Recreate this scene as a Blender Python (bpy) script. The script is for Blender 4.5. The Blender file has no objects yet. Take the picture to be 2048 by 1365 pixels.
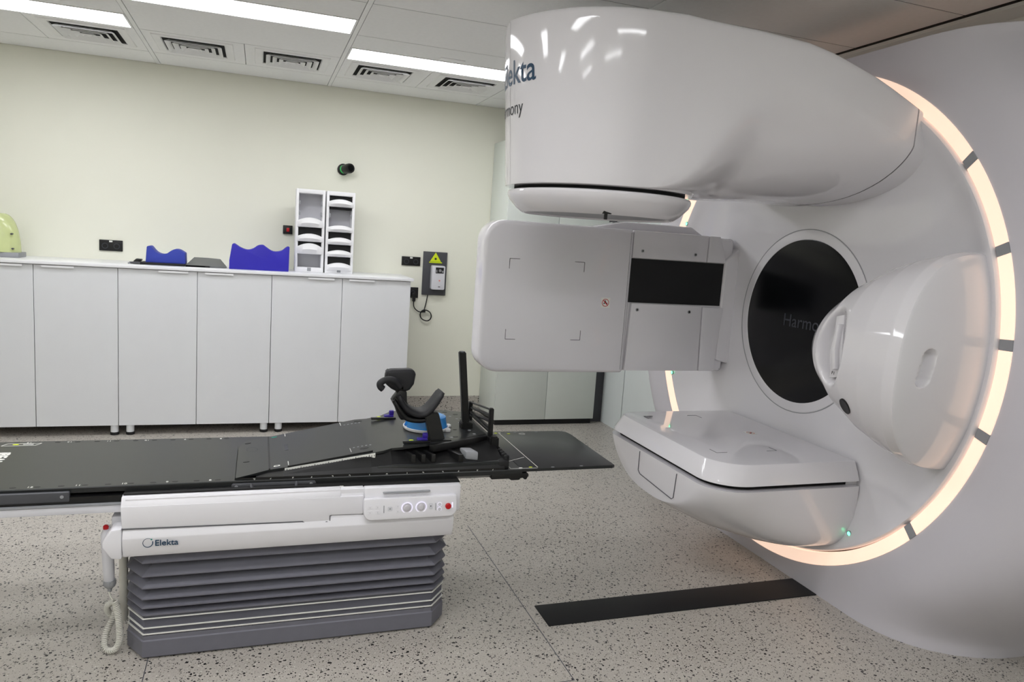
import bpy, bmesh, math, random
from mathutils import Vector, Matrix
random.seed(7)
S = bpy.context.scene
COL = S.collection
PI = math.pi

# ------------------------------------------------------------------ camera
CAM_H = 1.547
def look(yaw, pitch, roll):
    cy, sy, cp, sp = math.cos(yaw), math.sin(yaw), math.cos(pitch), math.sin(pitch)
    f = Vector((sy*cp, cy*cp, -sp)); r = Vector((cy, -sy, 0)); u = r.cross(f)
    c, s = math.cos(roll), math.sin(roll)
    r2 = c*r + s*u; u2 = -s*r + c*u
    return Matrix(((r2.x, u2.x, -f.x, 0), (r2.y, u2.y, -f.y, 0), (r2.z, u2.z, -f.z, CAM_H), (0, 0, 0, 1)))
cd = bpy.data.cameras.new('camera'); cam = bpy.data.objects.new('camera', cd); COL.objects.link(cam)
cam.matrix_world = look(.33757, .13461, .06786)
cd.sensor_width = 36.0; cd.sensor_fit = 'HORIZONTAL'; cd.lens = 36*1464.06/2048
cd.clip_start = .05
S.camera = cam
# ------------------------------------------------------------------ world, exposure
w = bpy.data.worlds.new('world'); S.world = w; w.use_nodes = True
w.node_tree.nodes['Background'].inputs[0].default_value = (.8, .85, .9, 1)
w.node_tree.nodes['Background'].inputs[1].default_value = .05
S.view_settings.view_transform = 'Standard'; S.view_settings.look = 'None'
S.view_settings.gamma = 1; S.view_settings.use_curve_mapping = False
S.view_settings.exposure = 0.22
PANEL_POWER = 12.5
RING_POWER = .66

# ------------------------------------------------------------------ materials
def srgb(r, g, b):
    f = lambda c: (c/255/12.92) if c/255 <= .04045 else ((c/255+.055)/1.055)**2.4
    return (f(r), f(g), f(b), 1)
MATS = {}
def mat(name, col, rough=.5, metal=0, coat=0, var=.03, scale=6, bump=0, emit=0, trans=0, spec=.5, alpha=1, ior=1.45):
    m = bpy.data.materials.new(name); m.use_nodes = True; MATS[name] = m
    nt = m.node_tree; N = nt.nodes; L = nt.links
    b = N['Principled BSDF']
    b.inputs['Roughness'].default_value = rough; b.inputs['Metallic'].default_value = metal
    b.inputs['Coat Weight'].default_value = coat; b.inputs['Coat Roughness'].default_value = .05
    b.inputs['Specular IOR Level'].default_value = spec; b.inputs['IOR'].default_value = ior
    if trans: b.inputs['Transmission Weight'].default_value = trans
    if alpha < 1: b.inputs['Alpha'].default_value = alpha
    tc = N.new('ShaderNodeTexCoord'); nz = N.new('ShaderNodeTexNoise')
    nz.inputs['Scale'].default_value = scale; nz.inputs['Detail'].default_value = 3
    L.new(tc.outputs['Object'], nz.inputs['Vector'])
    r = N.new('ShaderNodeValToRGB')
    r.color_ramp.elements[0].position = .3; r.color_ramp.elements[1].position = .7
    r.color_ramp.elements[0].color = tuple(c*(1-var) for c in col[:3])+(1,)
    r.color_ramp.elements[1].color = tuple(min(1, c*(1+var)) for c in col[:3])+(1,)
    L.new(nz.outputs['Fac'], r.inputs['Fac']); L.new(r.outputs['Color'], b.inputs['Base Color'])
    if bump:
        bp = N.new('ShaderNodeBump'); bp.inputs['Strength'].default_value = bump; bp.inputs['Distance'].default_value = .002
        n2 = N.new('ShaderNodeTexNoise'); n2.inputs['Scale'].default_value = 300
        L.new(tc.outputs['Object'], n2.inputs['Vector']); L.new(n2.outputs['Fac'], bp.inputs['Height']); L.new(bp.outputs['Normal'], b.inputs['Normal'])
    if emit:
        b.inputs['Emission Color'].default_value = col; b.inputs['Emission Strength'].default_value = emit
    return m
def floor_mat():
    m = bpy.data.materials.new('speckled_vinyl'); m.use_nodes = True
    nt = m.node_tree; N = nt.nodes; L = nt.links; b = N['Principled BSDF']
    b.inputs['Roughness'].default_value = .33; b.inputs['Specular IOR Level'].default_value = .4
    g = N.new('ShaderNodeNewGeometry')
    def chips(scale, lo, keep, seed):
        nz = N.new('ShaderNodeTexNoise'); nz.inputs['Scale'].default_value = 70; nz.inputs['Detail'].default_value = 1
        mp = N.new('ShaderNodeMapping'); mp.inputs['Location'].default_value = (seed, seed*1.7, 0)
        mp.inputs['Rotation'].default_value = (0, 0, seed)
        L.new(g.outputs['Position'], mp.inputs['Vector']); L.new(mp.outputs['Vector'], nz.inputs['Vector'])
        mx = N.new('ShaderNodeVectorMath'); mx.operation = 'MULTIPLY_ADD'
        mx.inputs[1].default_value = (.012, .012, .012); L.new(nz.outputs['Color'], mx.inputs[0]); L.new(mp.outputs['Vector'], mx.inputs[2])
        v = N.new('ShaderNodeTexVoronoi'); v.inputs['Scale'].default_value = scale; v.feature = 'F1'
        L.new(mx.outputs['Vector'], v.inputs['Vector'])
        sp = N.new('ShaderNodeSeparateColor'); L.new(v.outputs['Color'], sp.inputs['Color'])
        # chip radius varies from cell to cell
        rr = N.new('ShaderNodeMath'); rr.operation = 'MULTIPLY_ADD'; rr.inputs[1].default_value = lo; rr.inputs[2].default_value = lo*.35
        L.new(sp.outputs['Green'], rr.inputs[0])
        lt = N.new('ShaderNodeMath'); lt.operation = 'LESS_THAN'; L.new(v.outputs['Distance'], lt.inputs[0]); L.new(rr.outputs[0], lt.inputs[1])
        kp = N.new('ShaderNodeMath'); kp.operation = 'LESS_THAN'; kp.inputs[1].default_value = keep; L.new(sp.outputs['Red'], kp.inputs[0])
        a = N.new('ShaderNodeMath'); a.operation = 'MULTIPLY'; L.new(lt.outputs[0], a.inputs[0]); L.new(kp.outputs[0], a.inputs[1])
        return a.outputs[0]
    base = N.new('ShaderNodeTexNoise'); base.inputs['Scale'].default_value = 260; base.inputs['Detail'].default_value = 2
    L.new(g.outputs['Position'], base.inputs['Vector'])
    rp = N.new('ShaderNodeValToRGB'); rp.color_ramp.elements[0].position = .35; rp.color_ramp.elements[1].position = .65
    rp.color_ramp.elements[0].color = srgb(178, 172, 164); rp.color_ramp.elements[1].color = srgb(192, 186, 178)
    L.new(base.outputs['Fac'], rp.inputs['Fac'])
    cur = rp.outputs['Color']
    for (sc, lo, kp, sd, c) in ((120, .30, .4, .4, srgb(150, 145, 134)), (76, .33, .36, 1.3, srgb(34, 33, 34)), (150, .34, .36, 2.1, srgb(40, 39, 39)), (120, .3, .25, 3.3, srgb(206, 203, 195))):
        x = N.new('ShaderNodeMix'); x.data_type = 'RGBA'
        L.new(chips(sc, lo, kp, sd), x.inputs['Factor']); L.new(cur, x.inputs[6]); x.inputs[7].default_value = c
        cur = x.outputs[2]
    L.new(cur, b.inputs['Base Color'])
    return m
FLOOR = floor_mat()
WALL = mat('cream_paint', srgb(238, 238, 224), .55, var=.01, scale=2, bump=.05)
WALLR = mat('white_paint', srgb(226, 232, 232), .4, var=.01)
CEIL = mat('ceiling_tile', srgb(246, 247, 246), .85, var=.015, scale=40, bump=.1)
CBAR = mat('ceiling_bar_paint', srgb(243, 244, 243), .5)
DARKGAP = mat('dark_gap', srgb(20, 20, 20), .9)
CAB = mat('white_laminate', srgb(222, 224, 227), .32, var=.01)
CABT = mat('tall_laminate', srgb(222, 228, 222), .32, var=.01)
TOP = mat('counter_white', srgb(236, 237, 240), .28, var=.01)
PLASTIC = mat('gloss_white', srgb(227, 225, 229), .07, coat=.3, var=.008, scale=2)
SATIN = mat('satin_white', srgb(208, 205, 212), .38, var=.008, scale=2)
MACHG = mat('machine_grey_white', srgb(214, 214, 220), .35, var=.01)
COUCHW = mat('couch_white', srgb(232, 231, 236), .3, var=.008)
BELL = mat('bellows_grey', srgb(112, 112, 122), .55, var=.03, scale=20)
BELLD = mat('bellows_dark', srgb(86, 86, 96), .6)
CARBON = mat('carbon_black', srgb(33, 35, 36), .28, var=.06, scale=30)
BLACK = mat('black_plastic', srgb(15, 15, 16), .42, var=.1)
BLACKM = mat('black_matte', srgb(20, 20, 22), .6, var=.1)
GLASSB = mat('black_glass', srgb(7, 8, 11), .22, coat=0, spec=.3)
DARKG = mat('dark_grey', srgb(72, 73, 78), .45)
STEEL = mat('steel', srgb(170, 172, 176), .35, metal=.9)
GREY = mat('mid_grey', srgb(150, 152, 156), .45)
RUBBER = mat('rubber_pad', srgb(28, 28, 32), .55, bump=.15)
BLUE = mat('blue_foam', srgb(46, 62, 160), .6, var=.04)
BLUEV = mat('violet_foam', srgb(44, 36, 168), .55, var=.04)
CYAN = mat('blue_gel', srgb(52, 155, 238), .15, trans=.12, coat=.3)
PURPLE = mat('purple_clip', srgb(50, 30, 140), .4)
YELG = mat('yellow_acrylic', srgb(222, 231, 172), .15, trans=.3, var=.04)
YEL = mat('warning_yellow', srgb(214, 232, 30), .5)
RED = mat('red_button', srgb(190, 20, 28), .35)
WHITEM = mat('print_white', srgb(235, 235, 230), .6)
NAVY = mat('print_navy', srgb(14, 58, 88), .5)
TEAL = mat('print_teal', srgb(20, 150, 130), .5)
INK = mat('print_black', srgb(30, 32, 38), .6)
INKG = mat('print_dim_grey', srgb(52, 54, 62), .5)
SEAM = mat('seam_grey', srgb(96, 96, 102), .6)
CORD = mat('cord_ivory', srgb(214, 212, 204), .4)
LAMP = mat('lamp_diffuser', (.97, .975, 1.0, 1), .5, emit=PANEL_POWER)
RINGL = mat('ring_light', srgb(255, 221, 198), .4, emit=RING_POWER)
LED = mat('green_led', srgb(90, 255, 170), .4, emit=4)
DIAL = mat('dial_glow', srgb(236, 232, 255), .4, emit=.45)
TRANSLW = mat('white_plastic', srgb(238, 238, 240), .4)

# ------------------------------------------------------------------ object helpers
WLOC = {}
def finish(name, me, m, parent=None, smooth=False, origin=None):
    vs = me.vertices
    if origin is None:
        xs = [v.co.x for v in vs]; ys = [v.co.y for v in vs]; zs = [v.co.z for v in vs]
        origin = Vector(((min(xs)+max(xs))/2, (min(ys)+max(ys))/2, min(zs)))
    origin = Vector(origin)
    me.transform(Matrix.Translation(-origin))
    me.name = name
    o = bpy.data.objects.new(name, me); COL.objects.link(o)
    me.materials.clear(); me.materials.append(m)
    if smooth is not False:
        me.shade_smooth()
        if smooth is not True: me.set_sharp_from_angle(angle=math.radians(smooth))
    WLOC[o] = origin
    if parent is not None:
        o.parent = parent; o.location = origin - WLOC[parent]
    else: o.location = origin
    return o
def frombm(bm):
    bmesh.ops.recalc_face_normals(bm, faces=bm.faces[:])
    me = bpy.data.meshes.new('m'); bm.to_mesh(me); bm.free(); return me
def tag(o, label, cat, group=None, kind=None):
    if label: o['label'] = label
    if cat: o['category'] = cat
    if group: o['group'] = group
    if kind: o['kind'] = kind
    return o
def thing(name, loc, label, cat, group=None):
    o = bpy.data.objects.new(name, None); COL.objects.link(o); o.location = loc; o.empty_display_size = .05
    WLOC[o] = Vector(loc)
    return tag(o, label, cat, group)
def add_box(bm, x0, x1, y0, y1, z0, z1, bev=0, seg=2, mtx=None):
    r = bmesh.ops.create_cube(bm, size=1)
    vs = r['verts']
    for v in vs:
        v.co = Vector(((x0+x1)/2+v.co.x*(x1-x0), (y0+y1)/2+v.co.y*(y1-y0), (z0+z1)/2+v.co.z*(z1-z0)))
    if bev:
        es = list({e for v in vs for e in v.link_edges})
        rb = bmesh.ops.bevel(bm, geom=es, offset=bev, segments=seg, profile=.5, affect='EDGES')
        vs = list({v for f in rb['faces'] for v in f.verts} | {v for v in vs if v.is_valid})
    if mtx is not None: bmesh.ops.transform(bm, matrix=mtx, verts=vs)
    return vs
def box(name, x0, x1, y0, y1, z0, z1, m, parent=None, bev=0, seg=2, mtx=None):
    bm = bmesh.new(); add_box(bm, min(x0, x1), max(x0, x1), min(y0, y1), max(y0, y1), min(z0, z1), max(z0, z1), bev, seg, mtx)
    return finish(name, frombm(bm), m, parent, smooth=40 if bev else False)
def add_prism(bm, pts, axis, a, b):
    """extrude the polygon pts (two coordinates) along axis from a to b"""
    def P(p, t):
        if axis == 0: return (t, p[0], p[1])
        if axis == 1: return (p[0], t, p[1])
        return (p[0], p[1], t)
    A = [bm.verts.new(P(p, a)) for p in pts]; B = [bm.verts.new(P(p, b)) for p in pts]
    n = len(pts)
    bm.faces.new(A); bm.faces.new(B[::-1])
    for i in range(n): bm.faces.new((A[i], A[(i+1) % n], B[(i+1) % n], B[i]))
    return A+B
def prism(name, pts, axis, a, b, m, parent=None, bev=0, seg=2, smooth=30, mtx=None):
    bm = bmesh.new(); add_prism(bm, pts, axis, a, b)
    bmesh.ops.recalc_face_normals(bm, faces=bm.faces[:])
    if bev: bmesh.ops.bevel(bm, geom=[e for e in bm.edges if e.calc_face_angle(0) > .5], offset=bev, segments=seg, profile=.5, affect='EDGES')
    if mtx is not None: bmesh.ops.transform(bm, matrix=mtx, verts=bm.verts[:])
    return finish(name, frombm(bm), m, parent, smooth=smooth)
def add_loft(bm, rings, closed=True, cap0=False, cap1=False):
    R = [[bm.verts.new(p) for p in r] for r in rings]
    n = len(R[0])
    for i in range(len(R)-1):
        for j in range(n if closed else n-1):
            k = (j+1) % n
            bm.faces.new((R[i][j], R[i][k], R[i+1][k], R[i+1][j]))
    if cap0: bm.faces.new(R[0][::-1])
    if cap1: bm.faces.new(R[-1])
    return R
def loft(name, rings, m, parent=None, closed=True, cap0=False, cap1=False, smooth=40):
    bm = bmesh.new(); add_loft(bm, rings, closed, cap0, cap1)
    bmesh.ops.remove_doubles(bm, verts=bm.verts[:], dist=1e-5)
    return finish(name, frombm(bm), m, parent, smooth=smooth)
def lathe_rings(prof, c, axis, n=48):
    out = []
    for (t, r) in prof:
        ring = []
        for i in range(n):
            a = 2*PI*i/n; ca, sa = math.cos(a)*r, math.sin(a)*r
            if axis == 2: ring.append((c[0]+ca, c[1]+sa, t))
            elif axis == 0: ring.append((t, c[1]+ca, c[2]+sa))
            else: ring.append((c[0]+ca, t, c[2]+sa))
        out.append(ring)
    return out
def lathe(name, prof, c, axis, m, parent=None, n=48, cap0=True, cap1=True, smooth=35):
    return loft(name, lathe_rings(prof, c, axis, n), m, parent, True, cap0, cap1, smooth)
def spline(pts, n=8):
    P = [Vector(p) for p in pts]; out = []
    for i in range(len(P)-1):
        a = P[max(i-1, 0)]; b = P[i]; c = P[i+1]; d = P[min(i+2, len(P)-1)]
        for k in range(n):
            t = k/n
            out.append(.5*((2*b)+(-a+c)*t+(2*a-5*b+4*c-d)*t*t+(-a+3*b-3*c+d)*t**3))
    out.append(P[-1]); return out
def tube_rings(path, r, n=10):
    P = [Vector(p) for p in path]; rings = []
    up = Vector((0, 0, 1)); prev = None
    for i, p in enumerate(P):
        t = (P[min(i+1, len(P)-1)]-P[max(i-1, 0)]).normalized()
        if prev is None:
            u = t.orthogonal().normalized()
        else:
            u = (prev - t*prev.dot(t)).normalized()
        prev = u; v = t.cross(u)
        rr = r[i] if isinstance(r, (list, tuple)) else r
        rings.append([p+u*math.cos(2*PI*k/n)*rr+v*math.sin(2*PI*k/n)*rr for k in range(n)])
    return rings
def tube(name, path, r, m, parent=None, n=10):
    return loft(name, tube_rings(path, r, n), m, parent, True, True, True, smooth=50)
def rrect(x0, x1, y0, y1, r, n=6):
    """rounded rectangle polygon; r may be one radius or four (x1y1, x0y1, x0y0, x1y0)"""
    if not isinstance(r, (list, tuple)): r = (r,)*4
    out = []
    for (cx, cy, a0, q) in ((x1-r[0], y1-r[0], 0, r[0]), (x0+r[1], y1-r[1], PI/2, r[1]), (x0+r[2], y0+r[2], PI, r[2]), (x1-r[3], y0+r[3], 1.5*PI, r[3])):
        if q <= 1e-6: out.append((cx, cy)); continue
        for k in range(n+1):
            a = a0+PI/2*k/n; out.append((cx+q*math.cos(a), cy+q*math.sin(a)))
    return out
def text_mesh(s, size, extrude=.0006, align='LEFT', bold=0, spacing=1.0):
    cu = bpy.data.curves.new('t', 'FONT'); cu.body = s; cu.size = size; cu.extrude = extrude; cu.align_x = align
    cu.offset = bold; cu.space_character = spacing; cu.resolution_u = 4
    o = bpy.data.objects.new('t', cu); COL.objects.link(o)
    bpy.context.view_layer.update()
    me = bpy.data.meshes.new_from_object(o.evaluated_get(bpy.context.evaluated_depsgraph_get()))
    bpy.data.objects.remove(o); bpy.data.curves.remove(cu)
    return me
def text(name, s, size, mtx, m, parent=None, align='LEFT', bold=0, extrude=.0006, spacing=1.0):
    me = text_mesh(s, size, extrude, align, bold, spacing); me.transform(mtx)
    return finish(name, me, m, parent)
def frame(o, xa, ya):
    """matrix with local x along xa, local y along ya, origin o"""
    x = Vector(xa).normalized(); y = Vector(ya).normalized(); z = x.cross(y)
    return Matrix(((x.x, y.x, z.x, o[0]), (x.y, y.y, z.y, o[1]), (x.z, y.z, z.z, o[2]), (0, 0, 0, 1)))
def sm(t): t = max(0, min(1, t)); return t*t*(3-2*t)
def lerp(a, b, t): return a+(b-a)*t
def interp(tab, x):
    if x <= tab[0][0]: return tab[0][1]
    for (a, va), (b, vb) in zip(tab, tab[1:]):
        if x <= b: return lerp(va, vb, (x-a)/(b-a))
    return tab[-1][1]

# ================================================================== SETTING
WY, CZ = 6.2, 2.672             # back wall, ceiling height
X0, X1, Y0 = -4.41, 2.945, -1.9
def struct(o): o['kind'] = 'structure'; return o
fl = struct(box('floor', X0-.1, 3.3, Y0-.1, WY+.1, -.12, 0, FLOOR))
for (a, b, c, d) in ((1.099, 1.1025, 2.21, 3.66), (.30, 1.1025, 2.209, 2.2125), (-.346, -.3425, 1.6, 2.69), (-4.3, .3, 1.6, 1.6035)):
    box('floor_seam', a, b, c, d, -.002, .0006, SEAM, fl)
struct(box('wall_back', X0-.1, 3.3, WY, WY+.1, 0, 3.0, WALL))
struct(box('wall_left', X0-.1, X0, Y0, WY, 0, 3.0, WALL))
struct(box('wall_front', X0-.1, 3.3, Y0-.1, Y0, 0, 3.0, WALL))
struct(box('wall_right', 3.08, 3.3, Y0, WY, 0, 3.0, WALLR))
wr = struct(box('wall_far', 2.95, 3.08, 4.81, WY-.003, 0, 2.655, WALLR))
box('wall_panel', 2.93, 2.953, 4.80, 5.42, .0, 2.66, WALLR, wr)
box('wall_panel', 2.93, 2.953, 5.432, WY-.002, .0, 2.66, WALLR, wr)
box('joint', 2.945, 2.952, 5.42, 5.432, .0, 2.66, DARKGAP, wr)
# coved vinyl skirting on the back wall
pts = [(WY-.001, .153), (WY-.006, .153), (WY-.006, .03), (WY-.012, .012), (WY-.03, .001), (WY-.001, .001)]
struct(prism('baseboard_back', pts, 0, X0+.01, 2.92, FLOOR))
struct(box('baseboard_left', X0+.001, X0+.008, Y0+.01, WY-.04, 0, .15, FLOOR))
# ceiling of metal tiles on a grid
ce = struct(box('ceiling', X0-.1, 3.3, Y0-.1, WY+.1, CZ+.012, CZ+.1, DARKGAP))
XS = [-4.405, -3.18, -1.955, -.73, .495, 1.72, 2.945]
box('ceiling_edge', 2.945, 3.078, Y0, WY-.004, CZ-.02, CZ+.013, WALLR, ce)
YS = [WY-.004] + [5.80-.64*k for k in range(12)] + [Y0+.004]
LIGHTS = {(2, 5.16), (3, 4.52), (4, 5.16), (2, 3.24), (3, 1.96), (1, 1.96), (2, .68), (4, .68), (3, -.6), (1, -.6)}
LLAB = {(2, 5.16): 'long glowing ceiling panel beside the air vent farthest from the machine', (3, 4.52): 'long glowing ceiling panel set apart from the vents by a full tile', (4, 5.16): 'long glowing ceiling panel beside the two air vents nearest the machine head'}
def tile(x0, x1, y0, y1):
    box('ceiling_tile', x0, x1, y0, y1, CZ, CZ+.014, CEIL, ce)
for i in range(6):
    for j in range(len(YS)-1):
        x0, x1 = XS[i]+.016, XS[i+1]-.016; y1, y0 = YS[j]-.0035, YS[j+1]+.0035
        key = (i, round(YS[j], 2))
        lit = any(i == a and abs(b-YS[j]) < .01 for a, b in LIGHTS)
        if lit:
            ym = y1-.318
            tile(x0, x1, y0, ym-.003)
            t = thing('ceiling_light', ((x0+x1)/2, (y1+ym)/2, CZ), LLAB.get(key, 'long white light panel in the ceiling over the near half of the room'), 'light', 'ceiling light panels')
            bm = bmesh.new()
            for (a, b, c, d) in ((x0, x1, ym, ym+.012), (x0, x1, y1-.012, y1), (x0, x0+.012, ym+.012, y1-.012), (x1-.012, x1, ym+.012, y1-.012)):
                add_box(bm, a, b, c, d, CZ-.003, CZ+.013)
            finish('light_frame', frombm(bm), CBAR, t)
            box('diffuser', x0+.012, x1-.012, ym+.012, y1-.012, CZ+.002, CZ+.012, LAMP, t)
        elif j == 1:
            xm = (x0+x1)/2
            tile(x0, xm-.002, y0, y1); tile(xm+.002, x1, y0, y1)
        else: tile(x0, x1, y0, y1)
for y in YS[1:-1]:  # dark grey strips paint in the shadow of the gaps between tile rows
    for i in range(6): box('ceiling_gap_shade', XS[i]+.016, XS[i+1]-.016, y-.003, y+.003, CZ+.001, CZ+.011, SEAM, ce)
for x in XS[1:-1]:
    box('ceiling_bar', x-.0125, x+.0125, Y0+.004, WY-.004, CZ-.002, CZ+.013, CBAR, ce)
box('edge_trim', 2.925, 2.947, 1.95, WY-.012, CZ-.004, CZ+.011, DARKGAP, ce)
# square louvred air vents
for vn, vx in (('fifth', -1.04), ('fourth', -.425), ('third', .185), ('second', .80), ('first', 1.41)):
    vy, h = 5.455, .185
    t = thing('air_vent', (vx, vy, CZ), 'square white ceiling vent with nested louvres, %s in its row from the machine head' % vn, 'air vent', 'air vents in a row along the back wall')
    def sqring(bm, h0, z0, h1, z1):
        A = [bm.verts.new((vx+a*h0, vy+b*h0, z0)) for a, b in ((1, 1), (-1, 1), (-1, -1), (1, -1))]
        B = [bm.verts.new((vx+a*h1, vy+b*h1, z1)) for a, b in ((1, 1), (-1, 1), (-1, -1), (1, -1))]
        for k in range(4): bm.faces.new((A[k], A[(k+1) % 4], B[(k+1) % 4], B[k]))
    bm = bmesh.new(); sqring(bm, h+.055, CZ, h+.05, CZ-.006); sqring(bm, h+.05, CZ-.006, h+.005, CZ-.006); sqring(bm, h+.005, CZ-.006, h, CZ+.01)
    finish('vent_frame', frombm(bm), CBAR, t)
    box('vent_back', vx-h, vx+h, vy-h, vy+h, CZ-.0015, CZ-.0005, DARKGAP, t)
    for q in range(4):
        ho = h-.018-q*.042
        bm = bmesh.new(); sqring(bm, ho-.027, CZ-.002, ho, CZ-.022); sqring(bm, ho, CZ-.022, ho+.002, CZ-.02); sqring(bm, ho+.002, CZ-.02, ho-.025, CZ-.001)
        finish('louvre', frombm(bm), CBAR, t)
    box('louvre_cap', vx-.018, vx+.018, vy-.018, vy+.018, CZ-.02, CZ-.002, CBAR, t, bev=.004)
tag(box('ceiling_label', 1.06, 1.22, 4.74, 4.79, CZ-.006, CZ+.001, CBAR, bev=.002), 'small flat white plate on the ceiling beside a light panel', 'plate')
# black floor strip
tag(box('floor_track', 1.148, 2.502, 2.577, 2.745, -.001, .005, BLACKM, bev=.001), 'long black strip let into the speckled floor before the machine', 'floor track')

# ================================================================== COVER WALL AROUND THE GANTRY
GY, GZ = 3.01, 1.245            # gantry axis
FX, FTOP = 2.506, 2.472
def Ys(z):
    q = 1.27**2-(z-GZ)**2
    a = GY-math.sqrt(max(q, 0)); k = .22; b = 2.40     # smooth minimum
    h = max(0, min(1, .5+.5*(b-a)/k)); return b*(1-h)+a*h-k*h*(1-h)
def fas(s, z):                  # s: unrolled distance from the axis (>0 far, <0 near)
    lim = GY-Ys(z); a = abs(s)
    if a <= lim: return (FX, GY+s, z)
    L = .74; ph = min((a-lim)/L, 1)*PI/2
    y = lim+.455*math.sin(ph)**.93; x = FX+.50*(1-math.cos(ph))**1.12
    return (x, GY+math.copysign(y, s), z)
RO = 1.178
n = 160; rings = []
for k in range(n):
    a = 2*PI*k/n; ca, sa = math.cos(a), math.sin(a)
    rings.append((ca, sa))
cols = []
steps = 26
for st in range(steps+1):
    ring = []
    for ca, sa in rings:
        tz = ((FTOP-GZ)/sa) if sa > 1e-6 else ((0.0-GZ)/sa if sa < -1e-6 else 1e9)
        zedge = GZ+sa*min(tz, 3)
        smax = (GY-Ys(max(0, min(FTOP, zedge))))+.74
        ts = smax/abs(ca) if abs(ca) > 1e-6 else 1e9
        tm = min(tz, ts); t = lerp(RO, tm, st/steps)
        ring.append(fas(ca*t, GZ+sa*t))
    cols.append(ring)
cov = thing('machine_cover', (2.7, GY, 0), 'tall white curved cover wall surrounding the glowing ring of the machine', 'machine cover')
bm = bmesh.new(); add_loft(bm, cols)
finish('cover_shell', frombm(bm), SATIN, cov, smooth=50)
# back of the cover: top edge thickness
top = [fas(s, FTOP) for s in [(-1.37+2.74*i/60) for i in range(61)]]
loft('cover_rim', [[(p[0], p[1], p[2]) for p in top], [(p[0]+.012, p[1], p[2]+.004) for p in top], [(p[0]+.06, p[1], p[2]-.02) for p in top]], SATIN, cov, closed=False)

# ================================================================== LINEAR ACCELERATOR
lin = thing('linear_accelerator', (2.4, GY, 0), 'big glossy white radiotherapy machine with overhanging head, imaging panels and glowing ring', 'medical machine')
GC = (0, GY, GZ)
drum = lathe('drum_face', [(2.70, 1.115), (2.512, 1.115), (2.502, 1.108), (2.503, 1.098), (2.525, 1.06), (2.552, .98), (2.572, .85), (2.582, .7), (2.586, .47)], GC, 0, PLASTIC, lin, n=128, cap0=False, cap1=True, smooth=40)
lathe('disc_gap', [(2.5858, .4645), (2.5848, .4645), (2.5848, .4605), (2.5858, .4605)], GC, 0, GREY, drum, n=96, cap0=False, cap1=False)
lathe('disc_rim', [(2.587, .4595), (2.584, .458), (2.583, .454), (2.583, .414), (2.586, .411)], GC, 0, PLASTIC, drum, n=96, cap0=False, cap1=False)
disc = lathe('dark_disc', [(2.590, .412), (2.585, .412), (2.584, .409)], GC, 0, GLASSB, drum, n=96, cap0=False)
text('disc_lettering', 'Harmony', .092, frame((2.5832, GY+.118, GZ-.033), (0, -1, 0), (0, 0, 1)), INKG, disc)
# ring of light segments with grey joints
gaps = [141.3, 160.1, 177.2, 194.4, 220.5, 300, 0, 52, 100]
gaps = sorted(gaps)
def ringseg(name, a0, a1, m, parent, dx=0, step=2.0):
    k = max(2, int((a1-a0)/step)+1); R = []
    for i in range(k):
        a = math.radians(lerp(a0, a1, i/(k-1))); c, s = math.cos(a), math.sin(a)
        # flat light face, canted a little inwards, with side walls
        prof = [(FX+.02, RO+.001), (FX-.004-dx, RO), (FX-.003-dx, RO-.004), (FX+.004-dx, 1.122), (FX+.03, 1.120)]
        R.append([(x, GY+r*c, GZ+r*s) for x, r in prof])
    return loft(name, R, m, parent, closed=False, smooth=40)
for i, g in enumerate(gaps):
    nx = gaps[(i+1) % len(gaps)]; nx = nx if nx > g else nx+360
    ringseg('ring_light', g+1.0, nx-1.0, RINGL, lin)
    ringseg('ring_joint', g-1.0, g+1.0, GREY, lin, dx=.0005, step=1)
for (yy, zz) in ((2.46, .351), (4.01, .79), (4.01, 1.73)):
    r = math.hypot(yy-GY, zz-GZ); x = interp([(.85, 2.572), (.98, 2.552), (1.06, 2.525), (1.098, 2.503)], r)
    lathe('led_bezel', [(x+.004, .013), (x-.003, .013), (x-.003, .009)], (0, yy, zz), 0, GREY, drum, n=20, cap0=False, cap1=False)
    lathe('led', [(x+.004, .0095), (x-.003, .009), (x-.005, .005)], (0, yy, zz), 0, LED, drum, n=20)

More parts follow.
